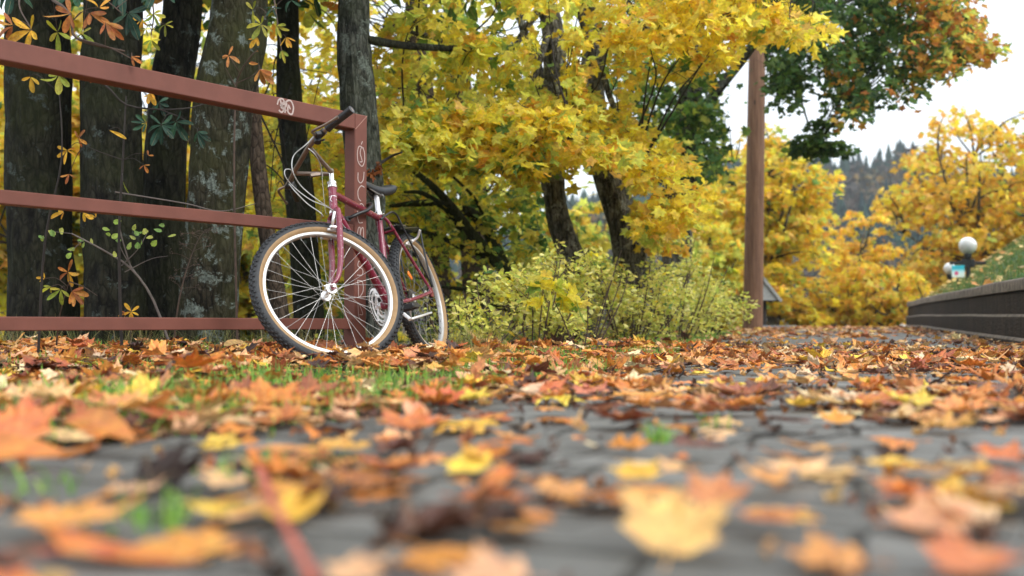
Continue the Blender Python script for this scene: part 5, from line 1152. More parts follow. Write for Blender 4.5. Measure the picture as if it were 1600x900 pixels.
# shared leaf shapes
def leaf_mesh(name, tpl, curl, fold, rnd, stalk_len=.5, seed=0, cup=0.0, bend=0.0, mt='leaf_obj'):
    V0, T, W_l = tpl; V = V0.copy(); r2 = np.random.default_rng(seed)
    curl = [c_ * .42 for c_ in curl]; cup *= .5; bend *= .5; fold *= .7
    V[:, 2] = curl[0] * V[:, 0] ** 2 + curl[1] * (V[:, 1] - .2) ** 2 + curl[2] * V[:, 0] * V[:, 1] + fold * np.abs(V[:, 0])
    rr = np.linalg.norm(V[:, :2] - [0, .1], axis=1); V[:, 2] += cup * rr ** 2 + r2.normal(0, rnd, len(V)) * rr
    if bend: V[:, 2] += bend * np.maximum(0, V[:, 1] - .35)
    nv = len(V); mb = MB(); mb.add(V, [tuple(t) for t in T]); base = V[0]
    st_ = bez([base * [1, .2, 1] + [0, -.02, -.005], [.02, -stalk_len * .5, .04], [.06 * r2.normal(), -stalk_len, .05 + .05 * r2.random()]], 8)
    mb.tube(st_, [.022, .014, .016], 5, 0)
    me_o = mb.build(name, M[mt], None); me = me_o.data; bpy.data.objects.remove(me_o)
    wt = np.concatenate([W_l, np.ones(len(me.vertices) - nv) * .4]); at_ = me.attributes.new('vein', 'FLOAT', 'POINT'); at_.data.foreach_set('value', wt.astype(np.float32)); return me
MV = [leaf_mesh('maple_leaf', T_MAPLE3, (r_[0], r_[1], r_[2]), r_[3], .05, .55, i, r_[4], r_[5]) for i, r_ in enumerate([(.25, -.1, .1, .1, .1, 0), (-.2, .3, -.2, .15, .15, .2), (.5, .2, .3, .05, .0, 0), (-.35, -.25, .1, .0, -.2, 0), (.1, .6, -.3, .25, .2, .3), (.7, -.2, .2, .2, .3, 0), (-.1, -.4, -.3, -.1, -.1, .4), (.3, .3, .0, .3, .4, .1)])]
OV = [leaf_mesh('oval_leaf', T_OVAL, c, f, .03, .12, 50 + i) for i, (c, f) in enumerate([((.3, -.2, .1), .35), ((-.2, -.5, .2), .5), ((.5, .5, 0), .2), ((0, .8, .3), .6)])]
KM = [leaf_mesh('crumpled_leaf', T_MAPLE3, (.6 * s, .5, .5 * s), .25, .13, .35, 70 + i, .25, .2) for i, s in enumerate((1, -1, 1))]
def cname(c):
    s = np.where(c <= .0031308, c * 12.92, 1.055 * np.power(c, 1 / 2.4) - .055) * 255; r, g, b_ = s
    if r < 125: return 'dark brown'
    if r < 180: return 'brown'
    if g > 185 and b_ > 130: return 'pale tan'
    if g > 172 and b_ < 95: return 'yellow'
    if b_ > 95 and g > 140: return 'tan'
    if b_ > 80: return 'pinkish'
    if g < 110: return 'rust red'
    if g < 140: return 'orange'
    return 'light orange'
def place_leaf(me, P, tip, nrm, s, c, label, group='fallen leaves lying nearest on the paving and verge'):
    o = bpy.data.objects.new('fallen_leaf', me); col.objects.link(o); xx, tt, nn_ = basis(np.array([tip], float), np.array([nrm], float))
    Mx = np.eye(4); Mx[:3, 0] = xx[0] * s; Mx[:3, 1] = tt[0] * s; Mx[:3, 2] = nn_[0] * s; Mx[:3, 3] = P; o.matrix_world = Matrix(Mx.tolist()); o.color = (*[float(q) for q in c], 1)
    tag(o, label, 'leaf', group); HERO_POS.append((P[0], P[1], s)); return o
def gp(px, py, h=0.006):
    d = (CAM_Z - h) / ((py - 507) / F_PX); return at(px, py, d)
# the big soft leaves right in front of the camera, one by one: (px, py, span px, mesh, colour, tip angle in plan, lean towards the camera, lift, label)
Y1, T1_, O1, R1_, B1, K1, P1 = srgb(240, 195, 70), srgb(240, 205, 140), srgb(222, 130, 55), srgb(200, 95, 60), srgb(150, 85, 60), srgb(62, 38, 36), srgb(222, 150, 120)
HERO = [
 (1045, 852, 250, MV[5], srgb(242, 200, 120), 75, .75, .010, 'large pale yellow maple leaf propped up in the foreground right of centre'),
 (1110, 790, 150, MV[7], srgb(205, 130, 85), 60, .9, .016, 'curled orange brown leaf standing behind the large pale yellow leaf'),
 (1000, 745, 120, MV[2], srgb(238, 190, 50), 100, .6, .012, 'bright yellow leaf tip poking out behind the propped pale leaf'),
 (900, 770, 170, MV[1], srgb(215, 150, 85), 170, .35, .006, 'tan orange leaf left of the propped pale yellow leaf'),
 (850, 800, 120, MV[6], srgb(205, 125, 60), 200, .3, .004, 'small orange leaf in front of the tan one, left of the propped leaf'),
 (1200, 800, 180, MV[3], srgb(232, 175, 85), 20, .2, .004, 'flat light orange leaf right of the propped pale yellow leaf'),
 (1420, 818, 210, MV[1], srgb(228, 160, 120), 10, .3, .008, 'long pinkish tan leaf lying across the lower right paving'),
 (1540, 815, 150, MV[4], srgb(240, 205, 165), 140, .5, .010, 'curled pale cream leaf at the lower right edge'),
 (1330, 880, 200, MV[0], srgb(215, 145, 75), 160, .4, .006, 'blurred orange brown leaf at the bottom right of centre'),
 (1500, 890, 230, MV[5], srgb(205, 110, 70), 30, .4, .006, 'large rusty leaf at the bottom right corner'),
 (1000, 800, 60, KM[0], K1, 40, .6, .006, 'small dark brown crumpled leaf beside the propped pale leaf'),
 (120, 712, 290, OV[0], srgb(212, 118, 40), 178, .30, .018, 'big orange brown leaf heaped at the left edge of the paving'),
 (215, 690, 170, OV[1], srgb(205, 120, 45), 150, .4, .022, 'second orange leaf lying on the heap at the left edge'),
 (20, 685, 150, MV[0], srgb(226, 120, 70), 100, .5, .024, 'salmon orange maple leaf at the far left edge of the heap'),
 (225, 750, 140, KM[1], srgb(45, 30, 30), 10, .4, .012, 'almost black crumpled leaf at the end of the orange heap'),
 (260, 858, 240, MV[3], srgb(226, 155, 65), 60, .75, .006, 'orange maple leaf with upright lobes low on the left'),
 (300, 880, 300, OV[2], srgb(222, 120, 55), 175, .12, .003, 'long flat orange leaf in front of the upright lobed leaf'),
 (450, 812, 150, MV[7], srgb(242, 195, 50), 90, .65, .004, 'small bright yellow lobed leaf left of bottom centre'),
 (50, 805, 150, OV[3], srgb(228, 150, 40), 5, .15, .003, 'flat golden leaf at the left edge low in the picture'),
 (560, 905, 150, MV[2], srgb(226, 180, 140), 100, .8, .010, 'blurred beige leaf standing at the bottom centre left'),
 (800, 915, 220, MV[0], srgb(226, 175, 140), 170, .4, .004, 'wide beige leaf cut by the bottom edge at centre'),
 (640, 835, 240, KM[2], srgb(95, 60, 52), 5, .12, .002, 'wide dark purplish brown leaf flat on the paving below centre'),
 (760, 820, 130, KM[0], srgb(85, 50, 42), 30, .2, .002, 'dark brown shred of leaf right of the wide purplish leaf'),
 (310, 790, 130, OV[2], srgb(222, 145, 60), 25, .15, .003, 'narrow orange leaf slanting between the dark and yellow leaves'),
 (330, 700, 100, MV[1], srgb(240, 205, 70), 60, .5, .008, 'pale yellow curled leaf beside the green tuft on the left'),
 (355, 728, 90, KM[1], srgb(95, 55, 45), 0, .3, .004, 'brown crumpled leaf under the pale yellow curled one'),
 (450, 642, 110, OV[1], srgb(216, 125, 45), 175, .35, .022, 'brown orange dome shaped leaf on the verge grass left of centre'),
 (600, 705, 110, KM[2], srgb(110, 65, 60), 10, .3, .006, 'purplish crumpled leaf at the centre of the near paving'),
 (600, 690, 60, MV[0], srgb(222, 120, 40), 60, .6, .010, 'small bright orange leaf on top of the purplish crumpled one'),
 (500, 705, 130, OV[0], srgb(226, 150, 95), 175, .2, .004, 'long light orange leaf left of the purplish crumpled one'),
 (690, 712, 90, MV[3], srgb(226, 150, 105), 170, .3, .006, 'pinkish orange leaf right of the purplish crumpled one'),
 (690, 632, 100, MV[7], srgb(214, 95, 60), 80, .7, .012, 'red orange maple leaf standing at the verge edge below the rear wheel'),
 (850, 612, 110, MV[2], srgb(216, 105, 70), 90, .8, .012, 'salmon red maple leaf standing at the verge edge right of centre'),
 (925, 615, 90, MV[0], srgb(205, 110, 95), 100, .7, .012, 'dull pink maple leaf beside the salmon red standing one'),
 (985, 612, 85, MV[5], srgb(226, 130, 45), 60, .5, .010, 'orange leaf right of the dull pink standing leaf'),
 (835, 685, 90, OV[2], srgb(226, 145, 60), 178, .15, .003, 'flat narrow orange leaf alone on bare paving at centre'),
 (1140, 672, 110, MV[3], srgb(238, 200, 150), 170, .25, .004, 'pale cream leaf on the paving right of centre'),
 (1250, 718, 130, MV[1], srgb(228, 165, 125), 200, .3, .006, 'pinkish curled leaf on bare paving on the right'),
 (1310, 662, 80, MV[4], srgb(236, 165, 55), 80, .4, .006, 'golden orange leaf on the paving right of centre'),
 (1420, 690, 120, MV[6], srgb(222, 130, 50), 160, .4, .008, 'folded orange leaf on the right half of the paving'),
 (1460, 752, 110, OV[3], srgb(238, 190, 70), 5, .2, .003, 'flat yellow leaf low on the right paving'),
 (1385, 718, 80, KM[0], srgb(70, 42, 38), 20, .4, .004, 'dark curled leaf beside the folded orange one'),
 (1575, 715, 120, MV[0], srgb(214, 100, 45), 100, .6, .010, 'rust orange leaf at the right edge of the paving'),
 (1500, 662, 60, KM[2], srgb(60, 36, 32), 0, .3, .003, 'small dark brown husk like leaf on the right paving'),
 (1585, 640, 70, MV[2], srgb(240, 195, 100), 90, .3, .008, 'pale yellow leaf at the right edge'),
 (830, 712, 55, KM[1], srgb(75, 44, 40), 0, .4, .004, 'little dark brown crumpled leaf on bare paving at centre'),
]
for (hx, hy, sp, me, c, ta, ln_, lift, lb) in HERO:
    P = gp(hx, min(hy, 905), lift); 
    if P[0] < path_left(P[1]): P[2] = max(P[2], Gs(P[0], P[1]) + lift)
    ln_ = ln_ * (.62 if hx == 1045 else (1.1 if hx < 230 and hy < 760 else .26))
    if hx < 230 and hy < 760: sp *= 1.3
    c = c * .68 + srgb(205, 150, 90) * .32 * (c.mean() / .3 if c.mean() < .12 else 1)
    sp *= .88
    s = sp / F_PX * P[1] / (1.75 if me in MV + KM else 1.05)
    t_ = np.array([math.cos(R_(ta)), math.sin(R_(ta)), 0]); 
    # lean: tilt the blade so that its face turns to the path
    t2 = np.array([t_[0], t_[1] * math.cos(ln_), abs(t_[1]) * math.sin(ln_) + .05]); nr = np.array([0, -math.sin(ln_), math.cos(ln_)])
    place_leaf(me, P - np.array([0, 0, .0]), t2, nr, s, c, lb)
hp = np.array(HERO_POS)
near_hero = (np.linalg.norm(Pl[:, None, :2] - hp[None, :26, :2], axis=2) < hp[None, :26, 2] * .9 + .01).any(1)
keep = ~near_hero & ~((y < .74) & (x > -.05) & (x < .35)) & ~((y < .9) & (layer > .02))
order = np.argsort(-share * keep)[:250]; own = np.zeros(n, bool); own[order] = True
for i in order:
    onp = x[i] > path_left(y[i]); k_ = kindl[i]; cn = cname(colr[i])
    me = MV[rng.integers(8)] if k_ == 0 else (OV[rng.integers(4)] if k_ == 1 else KM[rng.integers(3)])
    sh_ = ('maple leaf', 'oval leaflet', 'crumpled leaf')[k_]
    lb = f"{'small ' if siz[i] < .045 else ('large ' if siz[i] > .075 else '')}{cn} {sh_} {'lying on the grey paving near the camera' if onp else 'in the leaf litter of the near verge'}"
    place_leaf(me, Pl[i], tip[i], nrm[i], siz[i] * (1 if k_ == 0 else (1.5 if k_ == 1 else .8)), colr[i], lb)
rest = keep & ~own
ch = []
for k_, (tp, cu, fo, rn, sc_) in enumerate(((T_MAPLE, .30, .34, .09, 1), (T_OVAL, .25, .3, .04, 1.4), (T_MAPLE, .40, .3, .16, .8))):
    q = rest & (kindl == k_) & (y <= 9)
    if q.any(): ch.append(leaf_arrays(tp, Pl[q], tip[q], nrm[q], siz[q] * sc_, colr[q], curl=cu, fold=fo, rnd=rn))
    q = rest & (kindl == k_) & (y > 9)
    if q.any(): ch.append(leaf_arrays(T_MAPC if k_ != 1 else T_OV8, Pl[q], tip[q], nrm[q], siz[q] * sc_ * 1.15, colr[q], curl=cu, fold=fo, rnd=rn))
lt = tri_object('leaf_litter', ch, M['litter']); tag(lt, 'carpet of orange, tan and brown fallen leaves over the verge and the far path', 'leaf litter', kind='stuff')
# leaves fallen on the bank
k = rng.integers(0, len(P), 1)
s_i = rng.uniform(.38, 2.4, 800); k0 = rng.integers(8, len(W_) - 8, 800); xb = W_[k0, 0] + Rn[k0, 0] * s_i + rng.normal(0, .05, 800); yb = W_[k0, 1] + Rn[k0, 1] * s_i; zb = bank_z(s_i) + wz[k0] + .05
lb_ = tri_object('bank_leaves', [leaf_arrays(T_MAPC, np.c_[xb, yb, zb], np.c_[rng.normal(0, 1, (800, 2)), np.zeros(800)], np.c_[rng.normal(0, .4, 800) - .4, rng.normal(0, .4, 800) - .3, np.ones(800)], rng.uniform(.05, .09, 800), pick([srgb(226, 190, 110), srgb(226, 160, 80), srgb(238, 205, 140)], 800))], M['litter']); tag(lb_, 'tan leaves sprinkled over the grassy bank', 'leaf litter', kind='stuff')
# leaf crumbs, bark bits and twigs among the litter
nb = 10000; x, y = scatter(nb * 2, -3, 4, .62, 8, lambda x, y: .25 + .6 * sstep(.4, .65, n2(x, y, 2.3, 6))); q = (x < wall_x(y)) & (edge_s(x, y) < .1); x, y = x[q], y[q]; nb = len(x)
P = np.c_[x, y, np.maximum(G(x, y), 0) + .006]; a = rng.uniform(0, 2 * np.pi, nb)
db = tri_object('leaf_crumbs', [leaf_arrays(T_MAPC, P, np.c_[np.cos(a), np.sin(a), rng.normal(0, .3, nb)], np.c_[rng.normal(0, .7, (nb, 2)), np.ones(nb)], rng.uniform(.006, .022, nb), pick([srgb(80, 48, 42), srgb(110, 70, 55), srgb(60, 40, 38), srgb(170, 105, 60), srgb(215, 170, 110)], nb), curl=1.5, fold=.4, rnd=.3)], M['litter']); tag(db, 'brown crumbs and bits of broken leaf strewn over the paving', 'debris', kind='stuff')
tw = MB()
for i in range(260):
    yy = rng.uniform(.7, 7) if i > 60 else rng.uniform(.7, 2.2); xx = rng.uniform(-1.6, .9 + .33 * yy) if yy > 2 else rng.uniform(-.55 * yy, .55 * yy)
    a = rng.uniform(0, 6.28) if rng.random() < .4 else rng.normal(0, .4); L_ = rng.uniform(.03, .11); g = max(Gs(xx, yy), .0) + .012; d_ = np.array([math.cos(a), math.sin(a), 0]) * L_
    p0 = np.array([xx, yy, g]); tw.tube(bez([p0, p0 + d_ * .5 + [rng.normal(0, .006), rng.normal(0, .006), rng.uniform(0, .012)], p0 + d_ + [0, 0, rng.uniform(-.004, .02)]], 6), [rng.uniform(.0012, .0022), .0008], 5)
o = tw.build('fallen_twigs', M['twig_dark']); tag(o, 'thin dark leaf stalks and twigs scattered among the fallen leaves', 'debris', kind='stuff')
# red leaf stalk lying across the near paving, and a few sticks by the wheel
def stick(lb, pts, r, mt, nm='twig'):
    mb = MB(); P = bez(pts, 20); p0 = P[0]; t = thing(nm, lb, 'twig', tuple(p0)) if False else None
    mb.tube(P - p0, r, 7); o = mb.build(nm, M[mt]); o.location = tuple(p0); tag(o, lb, 'twig'); return o
M['redstalk'] = simple('red_leaf_stalk', (.45, .11, .07), .5, var=.3, scale=60)
stick('thick reddish leaf stalk lying diagonally across the blurred foreground', [gp(405, 735, .03), gp(430, 790, .028), gp(455, 840, .02), gp(490, 905, .012)], [.005, .0035, .0045], 'redstalk', 'leaf_stalk')
stick('reddish stalk running left from the upright lobed orange leaf', [gp(10, 868, .008), gp(80, 862, .010), gp(180, 855, .012)], [.0045, .003, .003], 'redstalk', 'leaf_stalk')
stick('short dark twig standing against the bottom of the front wheel', [at(563, 583, 3.55), at(572, 560, 3.6), at(582, 546, 3.62)], [.003, .002], 'twig_dark')
stick('thin bent brown twig in front of the front tyre', [at(515, 555, 3.6), at(527, 566, 3.55), at(538, 574, 3.5)], [.003, .002], 'twig_dark')
stick('dark crooked twig on the paving below the tall pole', [gp(1010, 575, .01) , gp(1022, 580, .02), gp(1040, 576, .035)], [.004, .002], 'twig_dark')
stick('dark twig raised over the leaves beside the crooked one', [gp(1060, 590, .01), gp(1068, 580, .03), gp(1063, 570, .05)], [.004, .002], 'twig_dark')
# ------------------------------------------------------------------ pole, shed, lamps and far things
m, n, b = mat('pole_wood'); L = n.links.new
tcx = N(n, 'ShaderNodeTexCoord'); mp = N(n, 'ShaderNodeMapping'); mp.inputs['Scale'].default_value = (1, 1, .04); L(tcx.outputs['Object'], mp.inputs[0])
n1 = N(n, 'ShaderNodeTexNoise', {'Scale': 45, 'Detail': 8, 'Roughness': .75}); L(mp.outputs[0], n1.inputs[0]); r1 = ramp(n, [(.3, (.07, .035, .022)), (.5, (.18, .09, .05)), (.7, (.31, .175, .11))], n1.outputs[0])
n2_ = N(n, 'ShaderNodeTexVoronoi', {'Scale': 9}); mp2 = N(n, 'ShaderNodeMapping'); mp2.inputs['Scale'].default_value = (1, 1, .35); L(tcx.outputs['Object'], mp2.inputs[0]); L(mp2.outputs[0], n2_.inputs[0])
r2 = ramp(n, [(.10, (.05, .025, .02)), (.17, (1, 1, 1))], n2_.outputs[0]); mx = N(n, 'ShaderNodeMix', data_type='RGBA', blend_type='MULTIPLY'); mx.inputs[0].default_value = .8; L(r1.outputs[0], mx.inputs[6]); L(r2.outputs[0], mx.inputs[7]); L(mx.outputs[2], b.inputs['Base Color'])
b.inputs['Roughness'].default_value = .8; bb = N(n, 'ShaderNodeBump', {'Strength': .5, 'Distance': .01}); L(n1.outputs[0], bb.inputs['Height']); L(bb.outputs[0], b.inputs['Normal']); M['pole'] = m
pb = at(1176, 513, 15); pt = at(1184, 20, 15); pdv = (pt - pb) / (pt[2] - pb[2]); g = Gs(pb[0], pb[1])
pl_ = thing('utility_pole', 'tall round weathered wooden utility pole at the end of the shrubs', 'pole', (pb[0], pb[1], g))
mb = MB(); P = [pb + pdv * (h - pb[2] + g) for h in np.linspace(-.15, 8.2, 40)]; mb.tube(P, [.148, .134, .118, .10], 24, rfun=lambda i, th, p: 1 + .02 * (vnoise(np.stack([np.cos(th) * 2, np.sin(th) * 2, np.full_like(th, i * .3)], -1)) - .5))
mb.build('shaft', M['pole'], pl_, world=True)
M['steelgrey'] = simple('galvanised_steel', (.35, .36, .37), .45, metal=.6)
c = pb + pdv * 7.6; mb = MB(); mb.box(c + [0, -.16, 0], 1.8, .09, .11, bev=.01); mb.build('crossarm', M['pole'], pl_, world=True)
for s in (-.8, -.3, .3, .8):
    mb = MB(); mb.lathe([(0, 0), (.03, 0), (.045, .03), (.03, .05), (.04, .07), (.02, .11), (0, .115)], 14, axis='z'); mb.build('insulator', M['steelgrey'], pl_, world=True, xf=lambda V, s=s: V + (c + [s, -.16, .056]))
# shed / covered board behind the pole
M['roof_dark'] = simple('dark_roofing', (.035, .04, .045), .75, var=.4, scale=8, bump=.3); M['fascia'] = simple('grey_fascia', (.30, .31, .30), .7, var=.2); M['darkwood'] = simple('dark_stained_wood', (.03, .027, .025), .7, var=.4)
D = 18.0; a0 = at(1160, 500, D); a1 = at(1216, 500, D); g = Gs(a1[0], D); sx_ = (a1[0] + a0[0]) / 2; hw = (a1[0] - a0[0]) / 2; ze = at(0, 470, D)[2]; zr = at(0, 434, D)[2]
shd = thing('notice_shelter', 'small dark wooden shelter with a pitched roof half hidden behind the pole', 'shelter', (sx_, D, g))
for s in (-1, 1):
    mb = MB(); mb.box([sx_ + s * hw * .42, D + .25, (g + ze) / 2], .07, .07, ze - g + .2, bev=.006); mb.build('post', M['darkwood'], shd, smooth=False, world=True)
    mb = MB(); sl = math.atan2(zr - ze, hw); Ln = math.hypot(hw, zr - ze) + .02
    mb.box([sx_ + s * hw / 2, D + .25, (ze + zr) / 2], Ln, .9, .035, rotm([0, 1, 0], s * sl), bev=.004); mb.build('roof_slope', M['roof_dark'], shd, smooth=False, world=True)
    mb = MB(); mb.box([sx_ + s * hw / 2, D - .212, (ze + zr) / 2 - .01], Ln, .02, .05, rotm([0, 1, 0], s * sl), bev=.003); mb.build('fascia', M['fascia'], shd, smooth=False, world=True)
mb = MB(); mb.box([sx_, D + .25, (g + ze) / 2 + .1], hw * .76, .05, (ze - g) * .8, bev=.006); mb.build('board', M['darkwood'], shd, smooth=False, world=True)
mb = MB(); zz = ze + .004; mb.add([(sx_ - hw * .92, D - .19, zz), (sx_ + hw * .92, D - .19, zz), (sx_, D - .19, zr - .03), (sx_ - hw * .92, D - .17, zz), (sx_ + hw * .92, D - .17, zz), (sx_, D - .17, zr - .03)], [(0, 1, 2), (5, 4, 3), (0, 3, 4, 1), (1, 4, 5, 2), (2, 5, 3, 0)]); mb.build('gable', M['fascia'], shd, smooth=False, world=True)
# stone edging behind the pole
M['edging'] = simple('grey_stone_edging', (.17, .18, .19), .8, var=.3, scale=10, bump=.3)
e0 = at(1195, 506, 16.5); mb = MB(); pts = bez([[3.9, 16.2, .1], [4.6, 16.9, .1], [5.2, 18.4, .1], [5.6, 20.5, .09]], 24)
V = []; Fc = []
for i, p in enumerate(pts):
    for dx, dz in ((-.06, -.15), (-.06, .055), (.06, .055), (.06, -.15)): V.append((p[0] + dx, p[1], Gs(p[0], p[1]) + .0 + dz))
for i in range(len(pts) - 1):
    for j in range(4): Fc.append((4 * i + j, 4 * i + (j + 1) % 4, 4 * i + 4 + (j + 1) % 4, 4 * i + 4 + j))
Fc += [(0, 1, 2, 3), tuple(4 * (len(pts) - 1) + j for j in (3, 2, 1, 0))]; mb.add(V, Fc); o = mb.build('kerb', M['edging'], smooth=False); tag(o, 'low curved grey stone kerb beyond the wooden pole', 'kerb', kind='structure')
# globe lamps
M['lampblack'] = simple('black_lamp_paint', (.015, .016, .018), .4)
m, n, b = mat('lamp_globe'); b.inputs['Base Color'].default_value = (.82, .84, .82, 1); b.inputs['Roughness'].default_value = .12; b.inputs['Transmission Weight'].default_value = .35; b.inputs['IOR'].default_value = 1.2; b.inputs['Coat Weight'].default_value = .6; M['globe'] = m
m, n, b = mat('lamp_glass_clear'); b.inputs['Base Color'].default_value = (.9, .9, .86, 1); b.inputs['Roughness'].default_value = .05; M['louvre'] = simple('pale_reflector', (.75, .75, .70), .3)
def lamp(px, py, d, r, label, arms=True, clear=False):
    c = at(px, py, d); gx = c[0]; s = gx - (7.3 if d > 18 else float(wall_x(d))); g = float(bank_z(max(s * .93, .4))) + .085 if d < 21 else -.3
    t = thing('globe_lamp', label, 'street lamp', (c[0], c[1], g), 'globe lamps on black posts above the wall')
    mb = MB(); mb.tube([[c[0], c[1], g - .3], [c[0], c[1], c[2] - r * 1.05]], [.045, .035], 14); mb.lathe([(.0, c[2] - r * 1.5), (.05, c[2] - r * 1.5), (.065, c[2] - r * 1.1), (.06, c[2] - r * .93), (0, c[2] - r * .93)], 18, axis='z')
    base_n = len(mb.V[0]); mb.V[1] = mb.V[1] + np.array([c[0], c[1], 0]); mb.build('lamp_post', M['lampblack'], t, world=True)
    if arms:
        for s_ in (-1, 1):
            mb = MB(); z0 = c[2] - r * 2.0; mb.box([c[0] + s_ * r * 1.1, c[1], z0], r * 2.0, .05, .055, bev=.008); mb.box([c[0] + s_ * r * .45, c[1], z0 - .005], .08, .07, .14, bev=.01); mb.build('arm', M['lampblack'], t, smooth=False, world=True)
    mb = MB(); th = np.linspace(-math.pi / 2 + .25, math.pi / 2, 22); mb.lathe([(r * math.cos(a), r * math.sin(a)) for a in th], 40, axis='z'); mb.build('globe', M['globe'], t, world=True, xf=lambda V: V + c)
    mb = MB(); mb.lathe([(0, -.9 * r), (.16 * r, -.85 * r), (.22 * r, -.3 * r), (.34 * r, .0), (.22 * r, .35 * r), (0, .4 * r)], 18, axis='z'); mb.build('bulb', M['louvre'], t, world=True, xf=lambda V: V + c)
lamp(1512, 384, 17, .148, 'globe lamp on a black post with side arms above the grassy bank')
lamp(1484, 420, 19.4, .118, 'second smaller looking globe lamp behind the turquoise sign', arms=False)
# little colourful sign at the top of the bank
c = at(1497, 424, 15.8); g = float(bank_z(max(c[0] - float(wall_x(15.8)), .4) * .95)) + .08
sg = thing('small_sign', 'small turquoise and white sign with a pink patch standing on the bank', 'sign', (c[0], c[1], g))
m, n, b = mat('sign_print'); L = n.links.new; tcx = N(n, 'ShaderNodeTexCoord'); sx = N(n, 'ShaderNodeSeparateXYZ'); L(tcx.outputs['Object'], sx.inputs[0]); zc = c[2] - g
mrx = N(n, 'ShaderNodeMapRange', {1: zc - .1, 2: zc + .1}); L(sx.outputs[2], mrx.inputs[0]); rr = ramp(n, [(0, (.75, .8, .72)), (.4, (.65, .85, .85)), (.58, (.25, .68, .75)), (.72, (.02, .42, .55)), (1, (.03, .48, .6))], mrx.outputs[0])
vm_ = N(n, 'ShaderNodeVectorMath', operation='DISTANCE'); L(tcx.outputs['Object'], vm_.inputs[0]); vm_.inputs[1].default_value = (-.03, -.008, zc - .03); rp = ramp(n, [(.030, (1, 1, 1)), (.036, (0, 0, 0))], vm_.outputs['Value'])
mx = N(n, 'ShaderNodeMix', data_type='RGBA'); L(rp.outputs[0], mx.inputs[0]); L(rr.outputs[0], mx.inputs[6]); mx.inputs[7].default_value = (.62, .10, .22, 1); L(mx.outputs[2], b.inputs['Base Color']); M['signprint'] = m
mb = MB(); mb.box(c, .20, .012, .19, bev=.002); mb.build('sign_panel', M['signprint'], sg, smooth=False, world=True)
mb = MB(); mb.tube([[c[0], c[1] + .018, g - .15], [c[0], c[1] + .018, c[2]]], .010, 8); mb.build('stake', M['lampblack'], sg, world=True)
# beyond the brow: pale walls, dark gate with a turquoise post, blue green arch
M['white'] = simple('white_render', (.78, .78, .76), .7, var=.06); M['teal'] = simple('turquoise_paint', (.16, .36, .38), .5, var=.15); M['slate'] = simple('slate_blue_boards', (.06, .075, .09), .6, var=.3); M['tealdark'] = simple('blue_green_steel', (.13, .20, .23), .5, var=.2)
def far_box(nm, lb, cat, px0, px1, py0, py1, d, dep, mt, extra=None):
    a, b_ = at(px0, py1, d), at(px1, py0, d); cx = (a[0] + b_[0]) / 2; g = Gs(cx, d) - .1; t = thing(nm, lb, cat, (cx, d, g)); mb = MB(); mb.box([cx, d + dep / 2, (g + b_[2]) / 2], b_[0] - a[0], dep, b_[2] - g, bev=.02); mb.build('wall', M[mt], t, smooth=False, world=True)
    mb = MB(); mb.box([cx, d + dep / 2, b_[2] + .035], b_[0] - a[0] + .12, dep + .12, .06, bev=.01); mb.build('coping', M['fascia'], t, smooth=False, world=True); return t
far_box('garden_wall', 'white rendered garden wall glimpsed at the end of the path by the block wall', 'wall', 1352, 1430, 495, 520, 34, .3, 'white')
far_box('garden_wall', 'white wall glimpsed under the golden tree right of the wooden pole', 'wall', 1265, 1288, 497, 520, 33, .3, 'white')
a, b_ = at(1290, 520, 32), at(1322, 486, 32); cx = (a[0] + b_[0]) / 2; g = Gs(cx, 32) - .1; gt = thing('boarded_gate', 'dark slatted gate with a turquoise post at the end of the path', 'gate', (cx, 32, g))
for i in range(9):
    z = g + (b_[2] - g) * (i + .5) / 9; mb = MB(); mb.box([cx, 32, z], b_[0] - a[0], .04, (b_[2] - g) / 9 * .82, bev=.004); mb.build('board', M['slate'], gt, smooth=False, world=True)
q = at(1311, 485, 31.9); mb = MB(); mb.box([q[0], 31.85, (g + q[2]) / 2], .10, .10, q[2] - g, bev=.008); mb.box([q[0], 31.85, q[2] + .06], .9, .12, .10, bev=.01); mb.build('post', M['teal'], gt, smooth=False, world=True)
ar = thing('steel_arch', 'blue green steel arch glimpsed between yellow leaves above the wall end', 'arch', (at(1410, 450, 40)[0], 40, -1.8)); mb = MB(); mb.tube(bez([[at(1360, 450, 40)[0], 40, -1.9], at(1375, 452, 40), at(1395, 436, 40), at(1415, 437, 40), at(1432, 458, 40), at(1440, 480, 40), [at(1442, 480, 40)[0], 40, -1.9]], 40), .13, 10); mb.build('arch_tube', M['tealdark'], ar, world=True)
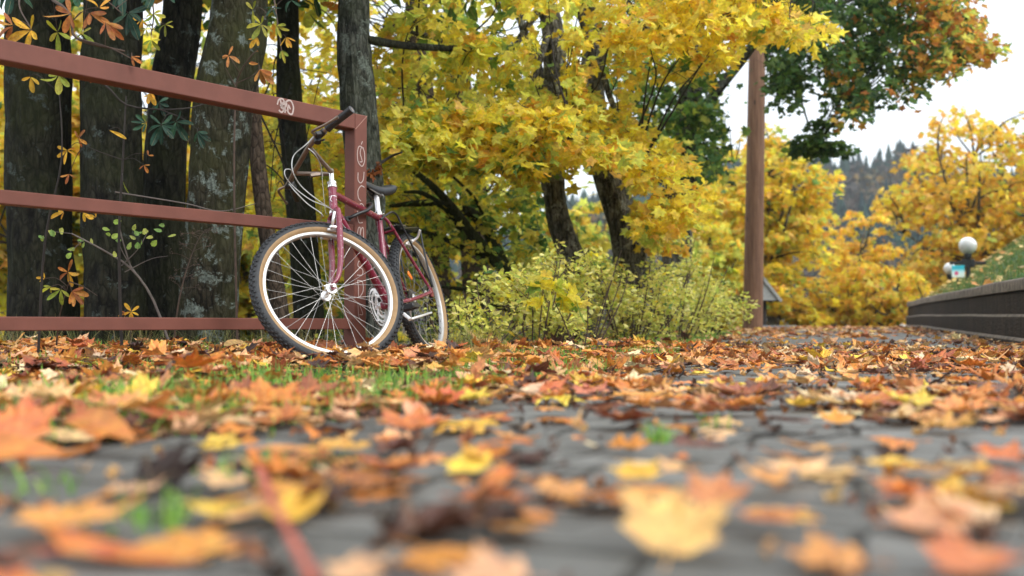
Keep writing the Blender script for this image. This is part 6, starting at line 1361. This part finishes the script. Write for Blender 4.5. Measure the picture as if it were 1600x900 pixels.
# ------------------------------------------------------------------ wooded hill
nT = 3200; ch = []; ang = rng.uniform(-.62, .75, nT); Dd = rng.uniform(150, 275, nT); xx = Dd * np.sin(ang); yy = Dd * np.cos(ang)
zz = far_z(xx, yy); hh = rng.uniform(6, 10.5, nT); con = (vnoise(np.stack([xx / 22, yy / 22, xx * 0], -1)) + .35 * sstep(200, 260, Dd)) > .52
Vt = []; Ft = []; Ct = []; off = 0
m, n, b = mat('far_trees'); L = n.links.new; cc = N(n, 'ShaderNodeAttribute', attribute_name='leafcol'); L(cc.outputs['Color'], b.inputs['Base Color']); b.inputs['Roughness'].default_value = .95; M['fartree'] = m
def hill_tree(p, h, conif, cbase):
    global off
    seg = 9; V = []; F = []
    if conif:
        lv = 6; 
        for k in range(lv):
            z0 = p[2] + h * (.08 + .9 * k / lv); z1 = p[2] + h * (.08 + .9 * (k + 1.7) / lv); r0 = h * .25 * (1 - k / lv) + .12; b0 = len(V)
            for j in range(seg): a = 2 * math.pi * j / seg + k; rr = r0 * rng.uniform(.65, 1.15); V.append((p[0] + rr * math.cos(a), p[1] + rr * math.sin(a), z0 - rng.uniform(0, .05) * h))
            V.append((p[0], p[1], min(z1, p[2] + h))); F += [(b0 + j, b0 + (j + 1) % seg, b0 + seg) for j in range(seg)]
    else:
        for k in range(26):
            q = rng.normal(0, 1, 3); q /= np.linalg.norm(q); c = np.array(p) + [0, 0, h * .6] + q * [h * .26, h * .26, h * .38] * rng.random() ** .3; b0 = len(V)
            for j in range(4): V.append(tuple(c + rng.normal(0, h * .06, 3)))
            F += [(b0, b0 + 1, b0 + 2), (b0, b0 + 2, b0 + 3), (b0 + 1, b0 + 2, b0 + 3)]
    Vt.append(np.array(V)); Ft.append(np.array(F) + off); off += len(V); Ct.append(np.repeat([cbase], len(V), 0))
for i in range(nT):
    if con[i]: cb = pick([(.008, .034, .026), (.012, .046, .031), (.007, .026, .027)], 1)[0]
    else: cb = pick([(.10, .075, .06), (.13, .09, .045), (.075, .065, .055), (.20, .12, .03), (.05, .06, .04)], 1)[0]; hh[i] *= .8
    hill_tree((xx[i], yy[i], zz[i] - .3), hh[i], con[i], cb)
V = np.concatenate(Vt); o = tri_object('hill_forest', [(V, np.concatenate(Ft), np.concatenate(Ct), np.zeros(len(V)))], M['fartree']); tag(o, 'blue green conifers and bare brown trees covering the distant hill', 'forest', kind='stuff')
# scrub of the valley below the hill, seen between the yellow trees
nV = 420; Vt, Ft, Ct, off = [], [], [], 0
for i in range(nV):
    d = rng.uniform(48, 130); a = rng.uniform(-.55, .62); p = (d * math.sin(a), d * math.cos(a)); hill_tree((p[0], p[1], float(far_z(np.array(p[0]), np.array(p[1]))) - .3), rng.uniform(2.5, 6.5), False, pick([(.10, .08, .07), (.20, .13, .04), (.09, .09, .07), (.30, .19, .04)], 1)[0])
V = np.concatenate(Vt); o = tri_object('valley_scrub', [(V, np.concatenate(Ft), np.concatenate(Ct), np.zeros(len(V)))], M['fartree']); tag(o, 'brown and grey scrub filling the valley below the wooded hill', 'scrub', kind='stuff')
# ------------------------------------------------------------------ damp autumn air
HAZE = True
if HAZE:
    mb = MB(); mb.box([0, 135, 24], 690, 410, 66); hz = mb.build('haze', [], smooth=False)
    m = bpy.data.materials.new('haze'); m.use_nodes = True; nn = m.node_tree; nn.nodes.clear(); oo_ = nn.nodes.new('ShaderNodeOutputMaterial'); pv = nn.nodes.new('ShaderNodeVolumePrincipled'); pv.inputs['Density'].default_value = .00055; pv.inputs['Color'].default_value = (.88, .95, .99, 1); nn.links.new(pv.outputs[0], oo_.inputs['Volume']); hz.data.materials.append(m)
    tag(hz, 'thin pale autumn haze over the valley', 'haze', kind='stuff')
